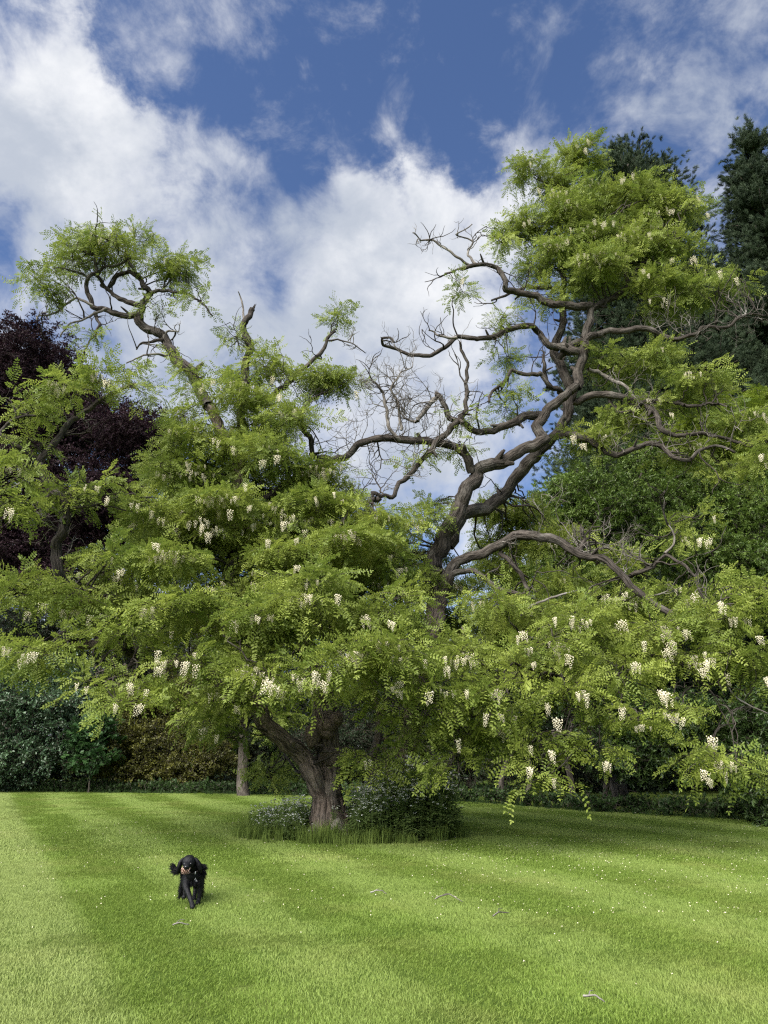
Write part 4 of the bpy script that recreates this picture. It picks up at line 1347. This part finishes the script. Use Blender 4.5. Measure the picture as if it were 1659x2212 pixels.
# shrubs along the far left edge
leafy('laurel_bush', 'glossy blue-green laurel bush at the left end of the far hedge', 'bush', (-16, 32, 0),
      flobes([(60, 1560, 110, 80, 31.5, 2), (150, 1530, 80, 60, 31.5, 1.8), (0, 1480, 90, 80, 32, 2), (130, 1620, 90, 60, 30.8, 1.4), (20, 1640, 100, 60, 31, 1.5), (-90, 1560, 90, 120, 31.5, 2), (110, 1460, 80, 50, 32.5, 2)]),
      T_BROAD, [M_LAUREL, M_TWIG], 6.5, (.8, 1.25), [([(-16, 32, -.1), (-16, 32, 1.5), (-15.8, 32, 3)], .12, .06)], 10, part='foliage')
leafy('sycamore_sapling', 'sycamore sapling with broad lobed leaves between the laurel and the hedge', 'bush', (-11.8, 30.5, 0),
      flobes([(205, 1640, 30, 30, 30.3, .6), (190, 1600, 26, 30, 30.4, .5), (215, 1570, 24, 24, 30.4, .5)]),
      T_MAPLE, [M_MAPLE, M_TWIG], 9, (1.2, 1.7), [([(-11.9, 30.5, -.05), (-11.9, 30.5, 1), (-11.8, 30.5, 2.4)], .04, .02)], 5, part='foliage')
leafy('beech_hedge', 'olive-brown overgrown beech hedge along the far edge of the lawn', 'hedge', (-9, 32, 0),
      flobes([(260, 1600, 60, 60, 32, 1.4), (340, 1570, 70, 70, 32.2, 1.4), (430, 1600, 60, 60, 32, 1.4), (300, 1660, 70, 36, 31.4, 1.1), (390, 1665, 70, 34, 31.4, 1.1), (470, 1660, 50, 40, 31.8, 1.2), (300, 1520, 50, 40, 32.8, 1.3), (400, 1510, 60, 50, 33, 1.3)]),
      T_SMALL, [M_HEDGE, M_TWIG], 8.5, (.9, 1.35), [([(-9, 32.2, -.1), (-9, 32.2, 1.5), (-9.1, 32.2, 3.2)], .09, .05)], 11, part='foliage')
for i, (x, y, rx, ry, Y, lab) in enumerate([
        (90, 1370, 170, 90, 36, 'dark yew tree behind the laurel bush at the far left'),
        (330, 1400, 150, 110, 37, 'dark yew tree behind the beech hedge'),
        (600, 1480, 140, 150, 36, 'dark yew tree behind the slim grey trunk'),
        (830, 1520, 140, 140, 34, 'dark yew tree directly behind the main locust trunk'),
        (1010, 1480, 130, 150, 34, 'dark yew tree behind the right stem of the locust'),
        (1200, 1400, 130, 130, 31, 'dark yew tree behind the rhododendrons')]):
    c, s = at(x, y, Y)
    lb = flobes([(x, y, rx, ry, Y, 2.2), (x - rx * .5, y + ry * .7, rx * .7, ry * .8, Y - .5, 2), (x + rx * .5, y + ry * .7, rx * .7, ry * .8, Y - .4, 2), (x, 1640, rx * .95, 62, Y - .6, 1.8)])
    leafy('yew_tree', lab, 'tree', (c[0], Y, 0), lb, T_YEW, [M_YEW, M_TWIG], 6.5, (1.2, 1.9), [([(c[0], Y, -.1), (c[0], Y, c[2] * .5), (c[0], Y, c[2])], .25, .12)], 8, group='yew trees at the back of the lawn')

# slim grey trunk between the hedge and the locust, with its own locust foliage
c0, s0 = at(525, 1722, 28.4)
pts = [at(527, 1724, 28.4)[0], at(524, 1690, 28.4)[0], at(525, 1640, 28.4)[0], at(526, 1570, 28.4)[0], at(530, 1480, 28.3)[0], at(520, 1380, 28.2)[0]]
pts[0][2] = -.1
y = leafy('slim_tree', 'slim young tree with a pale grey bare trunk at the back of the lawn', 'tree', (c0[0], 28.4, 0),
          flobes([(500, 1500, 60, 40, 28, 1.2), (560, 1470, 60, 40, 28.2, 1.2), (440, 1540, 50, 36, 27.6, 1.1), (520, 1420, 70, 50, 28.2, 1.4), (590, 1560, 40, 26, 28, .8)]),
          T_LOCUST_S, [M_LOCUST, M_BARK], 4, (.8, 1.2), [(pts, .24, .12)], 7)

# distant wood behind everything
wl = []
for x in np.arange(-60, 66, 4.6):
    wl.append((np.array([x, 47 + 3 * math.sin(x), rnd(3, 4.0)]), np.array([4.2, 3.0, rnd(4.5, 6.5)])))
P, E = fill(sublobes(wl, 7), 2.4)
wood = scatter('woodland', T_YEW, P, E, rng.uniform(2.0, 3.2, len(P)), [M_YEW, M_TWIG])
tag(wood, 'dark mass of trees far behind the hedge', 'woodland', kind='stuff')


# ------------------------------------------------------------------ undergrowth
def parsley_template(seed, h):
    random.seed(seed)
    b = MB()
    z = np.array([0, 0, 1.0])
    for q in range(3):
        lean = np.array([rnd(-.25, .25), rnd(-.25, .25), 1])
        top = lean * h * rnd(.75, 1.05)
        b.tube(np.array([np.zeros(3), top * .5 + np.array([rnd(-.03, .03), 0, 0]), top]), [.006, .005, .003], 3, 0)
        for k in range(2):
            u = top * rnd(.55, .85)
            tip = top + np.array([rnd(-.16, .16), rnd(-.16, .16), rnd(-.12, .06)])
            b.tube(np.array([u, tip]), [.003, .002], 3, 0)
            for j in range(9):
                p = tip + np.array([rnd(-.035, .035), rnd(-.035, .035), rnd(-.012, .012)])
                a = rnd(0, 6.28)
                w = rnd(.010, .018)
                ca, sa = math.cos(a) * w, math.sin(a) * w
                t1, t2 = rnd(-.8, .8) * w, rnd(-.8, .8) * w
                w *= .75
                b.add([p + (ca, sa, t1), p + (-sa, ca, t2), p + (-ca, -sa, -t1), p + (sa, -ca, -t2)], [(0, 1, 2, 3)], 1)
    for q in range(18):
        bs = z * h * rnd(.05, .85) + np.array([rnd(-.12, .12), rnd(-.12, .12), 0])
        a = rnd(0, 6.28)
        d = np.array([math.cos(a), math.sin(a), rnd(-.1, .5)])
        pinnate(b, bs, d, unit(z + np.array([rnd(-.3, .3), rnd(-.3, .3), 0])), rnd(.2, .3), 6, .06)
    b.uv = []
    return b


def tuft_template(seed, h, n=26):
    random.seed(seed)
    b = MB()
    for k in range(n):
        a = rnd(0, 6.28)
        bs = np.array([rnd(-.1, .1), rnd(-.1, .1), -.01])
        o = np.array([math.cos(a), math.sin(a), 0])
        s = np.array([-o[1], o[0], 0]) * rnd(.003, .006)
        hh = h * rnd(.5, 1.1)
        ln = rnd(.1, .6) * hh
        m1 = bs + o * ln * .3 + np.array([0, 0, hh * .6])
        t1 = bs + o * ln + np.array([0, 0, hh * rnd(.75, 1)])
        b.add([bs - s, bs + s, m1 + s * .8, m1 - s * .8, t1], [(0, 1, 2, 3), (3, 2, 4)])
    b.uv = []
    return b


T_PARS = [parsley_template(500 + i, h) for i, h in enumerate((.8, .95, 1.05, .9, .7))]
T_TUFT = [tuft_template(520 + i, h) for i, h in enumerate((.28, .36, .42, .32))]
T_LOW = [sprig_template(540 + i, 16, .32, .10, .6, .6) for i in range(4)]
pp, ss = [], []
for k in range(560):
    a, r = rnd(0, 6.28), math.sqrt(random.random())
    x, y = -.62 + math.cos(a) * r * 2.0, 15.35 + math.sin(a) * r * 1.3
    d1 = math.hypot(x + 1.02, (y - 15.1))
    if d1 < .55:
        continue
    right = 1 / (1 + math.exp(-(x - .0) * 3))
    if y < 14.75 and -1.6 < x < -.55 and random.random() < .85:
        continue
    sz = (.66 + .76 * right) * (1.1 - .35 * r ** 3) * rnd(.75, 1.2)
    if random.random() < .65 + .3 * right:
        pp.append((x, y, 0))
        ss.append(sz)
pp = np.array(pp)
pars = scatter('cow_parsley', T_PARS, pp, np.stack([np.zeros(len(pp)), np.zeros(len(pp)), rng.random(len(pp)) * 6.28], 1), np.array(ss), [M_HERB, M_UMBEL])
tag(pars, 'clump of cow parsley with small white flower heads round the locust trunk', 'wildflowers', kind='stuff')
pp = []
for k in range(900):
    a, r = rnd(0, 6.28), math.sqrt(random.random())
    wv = 1 + .22 * mnoise.noise(Vector((math.cos(a) * 2.2, math.sin(a) * 2.2, 4)))
    x, y = -.62 + math.cos(a) * r * 2.25 * wv, 15.3 + math.sin(a) * r * 1.5 * wv
    if r > .5 and mnoise.noise(Vector((x * 2.5, y * 2.5, 9))) > -.25:
        pp.append((x, y, 0))
pp = np.array(pp)
tall = scatter('long_grass', T_TUFT, pp, np.stack([np.zeros(len(pp)), np.zeros(len(pp)), rng.random(len(pp)) * 6.28], 1), rng.uniform(.6, 1.25, len(pp)), [M_TALL])
tag(tall, 'uncut long grass in a ring round the foot of the locust tree', 'long grass', kind='stuff')
pp, ee = [], []
EDGE = [(-26, 33.0), (-17, 31.6), (-10, 30.4), (-5.5, 29.6), (-1, 27.8), (2.8, 25.0), (5.2, 21.9), (8, 19.2), (11.5, 17.4), (16, 16)]
for k in range(2600):
    x = rnd(-24, 15)
    y = np.interp(x, [e[0] for e in EDGE], [e[1] for e in EDGE]) + abs(random.gauss(0, .55)) - .1 + .35 * mnoise.noise(Vector((x * .8, 0, 3)))
    pp.append((x, y, rnd(0, .22)))
    ee.append((rnd(-.3, .3), -rnd(.2, 1.3), rnd(0, 6.28)))
und = scatter('undergrowth', T_LOW, pp, np.array(ee), rng.uniform(.6, 1.3, len(pp)), [M_WEED, M_STEMBARK])
tag(und, 'low leafy weeds along the shaded back edge of the lawn', 'weeds', kind='stuff')
pp = np.array([(x, np.interp(x, [e[0] for e in EDGE], [e[1] for e in EDGE]) + random.gauss(-.05, .25) + .3 * mnoise.noise(Vector((x * .8, 0, 3))), 0) for x in (rnd(-24, 15) for _ in range(1500))])
eg = scatter('edge_grass', T_TUFT, pp, np.stack([np.zeros(len(pp)), np.zeros(len(pp)), rng.random(len(pp)) * 6.28], 1), rng.uniform(.3, .7, len(pp)), [M_WEED])
tag(eg, 'rough grass fringe along the back edge of the lawn', 'rough grass', kind='stuff')

# fallen petals and twigs on the lawn
mb = MB()
for k in range(1350):
    if k < 750:
        a, r = rnd(0, 6.28), math.sqrt(random.random())
        x, y = 1.0 + math.cos(a) * r * 9, 15 + math.sin(a) * r * 7.5
    elif k < 1150:
        x, y = rnd(.5, 8), rnd(8, 14.5)
    else:
        x, y = rnd(-9, 6), rnd(5.4, 20)
    w = rnd(.005, .011) * (1.5 if random.random() < .08 else 1)
    a = rnd(0, 6.28)
    ca, sa = math.cos(a) * w, math.sin(a) * w
    z0 = rnd(.03, .05)
    mb.add([(x + ca, y + sa, z0), (x - sa, y + ca, z0 + .008), (x - ca, y - sa, z0 + .002), (x + sa, y - ca, z0 + .01)], [(0, 1, 2, 3)])
pet = mb.build('fallen_petals', M_FLOWER, None, False)
tag(pet, 'tiny white petals fallen on the lawn', 'petals', kind='stuff')
for (x0, y0, x1, y1, lab) in [(372, 2010, 408, 2008, 'pale fallen twig on the lawn below the dog'), (800, 1937, 835, 1940, 'pale fallen twig on the lawn in front of the long grass'),
                              (1262, 2168, 1308, 2182, 'short pale stick near the bottom right corner'), (1065, 1990, 1100, 1983, 'thin curved twig on the lawn right of the centre'),
                              (940, 1952, 1000, 1958, 'long thin brown twig on the lawn in front of the cow parsley')]:
    def gp(x, y):
        r = ray(x, y)
        t = -CAM_H / r[2]
        return np.array([r[0] * t, r[1] * t, .045])
    a, b_ = gp(x0, y0), gp(x1, y1)
    b = MB()
    root_pts = crooked(b, a, b_, .008, .004, 6, .08, 5)
    m = root_pts[3]
    crooked(b, m, m + (b_ - a) * .25 + np.array([.02, .09, .01]), .005, .002, 3, .1, 4)
    o = b.build('fallen_twig', M_DEAD)
    tag(o, lab, 'twig', 'fallen twigs on the lawn')


# ------------------------------------------------------------------ the dog
def build_dog():
    base = np.array([-2.14, 8.72, 0.0])
    root = empty('dog', base, 'black long-haired spaniel running towards the camera with flapping ears', 'dog')
    m, t, out = material('black_coat')
    L = t.links.new
    tcn = nd(t, 'ShaderNodeTexCoord')
    mp = nd(t, 'ShaderNodeMapping')
    mp.inputs['Scale'].default_value = (60, 60, 14)
    L(tcn.outputs['Object'], mp.inputs[0])
    nz = nd(t, 'ShaderNodeTexNoise', i_Scale=1.0, i_Detail=5.0, i_Roughness=.6)
    L(mp.outputs[0], nz.inputs['Vector'])
    pb = nd(t, 'ShaderNodeBsdfPrincipled', i_Roughness=.5)
    pb.inputs['Specular IOR Level'].default_value = .22
    L(mixrgb(t, smooth(t, nz.outputs[0], .35, .65), (0.0025, 0.0025, 0.003), (0.006, 0.006, 0.0075)), pb.inputs['Base Color'])
    bp = nd(t, 'ShaderNodeBump', i_Strength=.8, i_Distance=.012)
    L(nz.outputs[0], bp.inputs['Height'])
    L(bp.outputs[0], pb.inputs['Normal'])
    L(pb.outputs[0], out.inputs[0])
    coat = m
    white = plain_material('white_fur', (0.55, 0.55, 0.54), (0.7, 0.7, 0.68), 60, .8)
    b = MB()

    def blob(c, r, n=14):
        V, F = [], []
        for i in range(n + 1):
            th = math.pi * i / n
            for j in range(n * 2):
                ph = math.pi * j / n
                V.append(base + np.array(c) + np.array([math.sin(th) * math.cos(ph), math.sin(th) * math.sin(ph), math.cos(th)]) * np.array(r))
        for i in range(n):
            for j in range(n * 2):
                k = (j + 1) % (n * 2)
                F.append((i * 2 * n + j, (i + 1) * 2 * n + j, (i + 1) * 2 * n + k, i * 2 * n + k))
        b.add(V, F)

    def chain(pts):
        P = catmull(np.array([p[:3] for p in pts], float), 5)
        rr = np.interp(np.linspace(0, 1, len(P)), np.linspace(0, 1, len(pts)), [p[3] for p in pts])
        for i in range(len(P)):
            blob(P[i], (rr[i],) * 3, 7)
    # trunk of the body: deep chest, belly tucked up, rump behind  (x right, -y forward, z up)
    for c, r in [((.03, .02, .355), (.118, .13, .135)), ((.03, -.05, .37), (.10, .10, .11)), ((.02, .15, .36), (.115, .15, .125)), ((.01, .30, .375), (.10, .15, .105)), ((.0, .44, .385), (.105, .12, .115))]:
        blob(c, r)
    chain([(.025, -.05, .42, .085), (0, -.11, .47, .080), (-.03, -.15, .50, .075)])           # neck
    blob((-.04, -.17, .540), (.084, .10, .088))                                             # skull
    blob((-.042, -.21, .515), (.068, .075, .070))
    chain([(-.045, -.24, .515, .056), (-.052, -.29, .502, .047), (-.056, -.325, .497, .039)])    # muzzle
    chain([(-.045, -.22, .468, .040), (-.055, -.27, .435, .030), (-.060, -.295, .425, .022)])    # open lower jaw
    blob((-.015, -.245, .548), (.022, .02, .014))
    blob((-.075, -.245, .548), (.022, .02, .014))                                            # brows
    # front leg on the viewer's right: bearing weight
    chain([(.105, -.02, .33, .062), (.118, -.03, .23, .046), (.117, -.04, .14, .033), (.112, -.05, .065, .028), (.105, -.075, .035, .033), (.10, -.10, .028, .028)])
    # front leg on the viewer's left: reaching forward and across
    chain([(-.055, -.03, .33, .062), (-.05, -.11, .235, .046), (-.005, -.21, .155, .034), (.035, -.30, .085, .029), (.055, -.345, .045, .036), (.058, -.375, .032, .030)])
    # hind legs: thigh, knee forward, hock back
    chain([(-.075, .40, .34, .085), (-.09, .34, .23, .062), (-.095, .42, .135, .034), (-.09, .37, .06, .028), (-.09, .33, .032, .034)])
    chain([(.06, .42, .34, .085), (.055, .30, .235, .060), (.05, .33, .14, .034), (.045, .24, .06, .028), (.045, .20, .032, .034)])
    # tail
    chain([(0, .54, .42, .030), (-.02, .66, .46, .028), (-.05, .76, .50, .014)])
    body = b.build('body', coat, root)
    rm = body.modifiers.new('fuse', 'REMESH')
    rm.mode = 'VOXEL'
    rm.voxel_size = .009
    rm.use_smooth_shade = True
    smd = body.modifiers.new('soften', 'SMOOTH')
    smd.factor = .6
    smd.iterations = 5

    def strands(name, spec, mat, parent=root):
        bb = MB()
        for (p0, p1, d0, d1, n, ln, w) in spec:
            for k in range(n * 2):
                u = random.random()
                p = base + np.array(p0) * (1 - u) + np.array(p1) * u + np.array([random.gauss(0, .010) for _ in range(3)])
                d = unit(np.array(d0) * (1 - u) + np.array(d1) * u + np.array([random.gauss(0, .16) for _ in range(3)]))
                l = ln * rnd(.6, 1.2)
                cv = np.array([0, 0, -l * .22])
                bb.tube(np.array([p, p + d * l * .5 + cv * .15, p + d * l * .85 + cv * .6, p + d * l + cv]), [w * .6, w * .55, w * .35, w * .08], 4, 0, False)
        return bb.build(name, mat, parent)
    # ears: a flap with long hair streaming from it
    for (name, flap, hair) in [
        ('ear', [(-.105, -.17, .585, .028), (-.135, -.165, .545, .042), (-.148, -.16, .49, .048), (-.155, -.15, .44, .040), (-.17, -.14, .415, .022)],
         [((-.15, -.12, .43), (-.20, -.10, .45), (-.8, .1, -.05), (-.75, .1, .75), 90, .085, .0045), ((-.19, -.10, .44), (-.225, -.10, .47), (-.7, .1, .55), (-.35, .1, .95), 60, .08, .004), ((-.13, -.12, .43), (-.19, -.10, .42), (-.5, .1, -.7), (-.9, .1, -.2), 50, .06, .004)]),
        ('ear', [(.025, -.17, .585, .028), (.060, -.165, .55, .042), (.082, -.16, .50, .050), (.10, -.15, .45, .048), (.115, -.14, .405, .028)],
         [((.09, -.11, .50), (.12, -.10, .45), (.8, .1, -.25), (.95, .1, .15), 80, .075, .0045), ((.12, -.10, .45), (.12, -.10, .40), (.9, .1, -.1), (.4, .1, -.9), 70, .07, .004), ((.06, -.13, .45), (.11, -.11, .39), (.1, 0, -1), (.4, 0, -.9), 50, .05, .004)])]:
        eb = MB()
        P = catmull(np.array([np.array(p[:3]) + base for p in flap]), 5)
        rr = np.interp(np.linspace(0, 1, len(P)), np.linspace(0, 1, len(flap)), [p[3] for p in flap])
        eb.tube(P, rr, 12, flute=lambda ang, ln, u: 1 - .45 * np.abs(np.sin(ang)) ** 2)
        ear = eb.build(name, coat, root)
        strands('hair', hair, coat, ear)
    strands('feathering', [
        ((-.08, -.02, .30), (-.10, .02, .12), (-.5, .2, -.8), (-.5, .3, -.8), 70, .07, .004),
        ((-.06, -.09, .26), (.01, -.22, .13), (-.4, .5, -.7), (-.2, .6, -.7), 50, .05, .0035),
        ((.14, .0, .30), (.135, 0, .10), (.4, .3, -.8), (.4, .5, -.7), 60, .05, .004),
        ((-.06, -.10, .31), (.12, -.10, .31), (0, -.2, -1), (0, -.2, -1), 90, .065, .004),
        ((-.06, .06, .27), (.10, .28, .28), (0, 0, -1), (0, .2, -1), 90, .08, .004),
        ((-.12, .34, .26), (-.12, .42, .10), (-.5, .2, -.8), (-.6, .3, -.5), 70, .07, .004),
        ((-.10, -.02, .42), (-.10, .1, .33), (-.6, 0, -.7), (-.6, 0, -.8), 60, .05, .004),
        ((.14, -.02, .42), (.14, .1, .33), (.5, 0, -.8), (.5, 0, -.8), 50, .05, .004),
        ((0, .56, .42), (-.05, .76, .50), (0, .2, -1), (0, .6, -.8), 80, .10, .004)], coat)
    # nose and eyes
    nb = MB()
    V, F = [], []
    n = 8
    for i in range(n + 1):
        th = math.pi * i / n
        for j in range(2 * n):
            ph = math.pi * j / n
            V.append(np.array([math.sin(th) * math.cos(ph), math.sin(th) * math.sin(ph), math.cos(th)]))
    for i in range(n):
        for j in range(2 * n):
            k = (j + 1) % (2 * n)
            F.append((i * 2 * n + j, (i + 1) * 2 * n + j, (i + 1) * 2 * n + k, i * 2 * n + k))
    V = np.array(V)
    gloss = plain_material('wet_black', (0.006, 0.006, 0.007), (0.012, 0.012, 0.013), 10, .2, .6)
    nb.add(base + np.array([-.057, -.352, .506]) + V * np.array([.022, .016, .016]), F)
    nb.build('nose', gloss, root)
    for ex in (-.083, -.008):
        eb = MB()
        eb.add(base + np.array([ex, -.283, .532]) + V * .012, F)
        eb.build('eye', gloss, root)
    strands('chest_blaze', [((.048, -.135, .345), (.068, -.13, .315), (.3, -.4, -.9), (.1, -.4, -.9), 7, .020, .0022)], white)
    # collar with a bright tag
    cb = MB()
    ang = np.linspace(0, 2 * math.pi, 20)
    cpt = [base + np.array([.0, -.10, .455]) + np.array([math.cos(a) * .094, math.sin(a) * .080, math.sin(a) * .055]) for a in ang]
    cb.tube(np.array(cpt), np.full(20, .008), 6, cap=False)
    col = cb.build('collar', plain_material('dark_leather', (0.02, 0.016, 0.014), (0.04, 0.03, 0.026), 20, .6), root)
    tb = MB()
    tb.tube(np.array([base + np.array([.052, -.185, .425]), base + np.array([.050, -.187, .392])]), [.006, .005], 6)
    tb.build('tag', plain_material('tag_metal', (0.7, 0.7, 0.72), (0.8, 0.8, 0.8), 5, .3), col)
    # the cone it carries, a thing of its own
    cone_c = base + np.array([-.068, -.30, .462])
    cone = empty('pine_cone', cone_c, 'brown scaly pine cone held in the jaws of the black dog', 'pine cone')
    core = MB()
    core.add(cone_c + V * np.array([.050, .036, .036]), F)
    core.build('core', plain_material('cone_brown', (0.10, 0.05, 0.03), (0.22, 0.11, 0.07), 30, .8), cone)
    mt = plain_material('cone_scale', (0.24, 0.15, 0.11), (0.46, 0.32, 0.25), 30, .7)
    for k in range(46):
        u = (k + .5) / 46
        x = -.048 + .096 * u
        r = .037 * math.sqrt(max(.05, 1 - ((u - .45) / .58) ** 2))
        a = k * 2.399
        o = np.array([0, math.cos(a), math.sin(a)])
        s = np.cross(o, [1, 0, 0])
        p = cone_c + np.array([x, 0, 0]) + o * r
        f = np.array([1, 0, 0])
        kb = MB()
        kb.add([p - s * .009, p + s * .009, p + o * .012 + f * .010 + s * .010, p + o * .015 + f * .014, p + o * .012 + f * .010 - s * .010, p + o * .006 + f * .018],
               [(0, 1, 2, 3), (0, 3, 4), (1, 5, 2), (2, 5, 3), (3, 5, 4), (4, 5, 0), (0, 5, 1)])
        kb.build('scale', mt, cone, False)
    # turn the dog to face the camera and bring it to size
    yaw, k = R(11), .82
    rot = np.array([[math.cos(yaw), -math.sin(yaw), 0], [math.sin(yaw), math.cos(yaw), 0], [0, 0, 1]])
    root.rotation_euler = (0, 0, yaw)
    root.scale = (k * 1.08, k, k)
    cone.rotation_euler = (0, 0, yaw)
    cone.scale = (k * 1.1,) * 3
    cone.location = base + rot @ ((cone_c - base) * np.array([k * 1.08, k, k]))


build_dog()
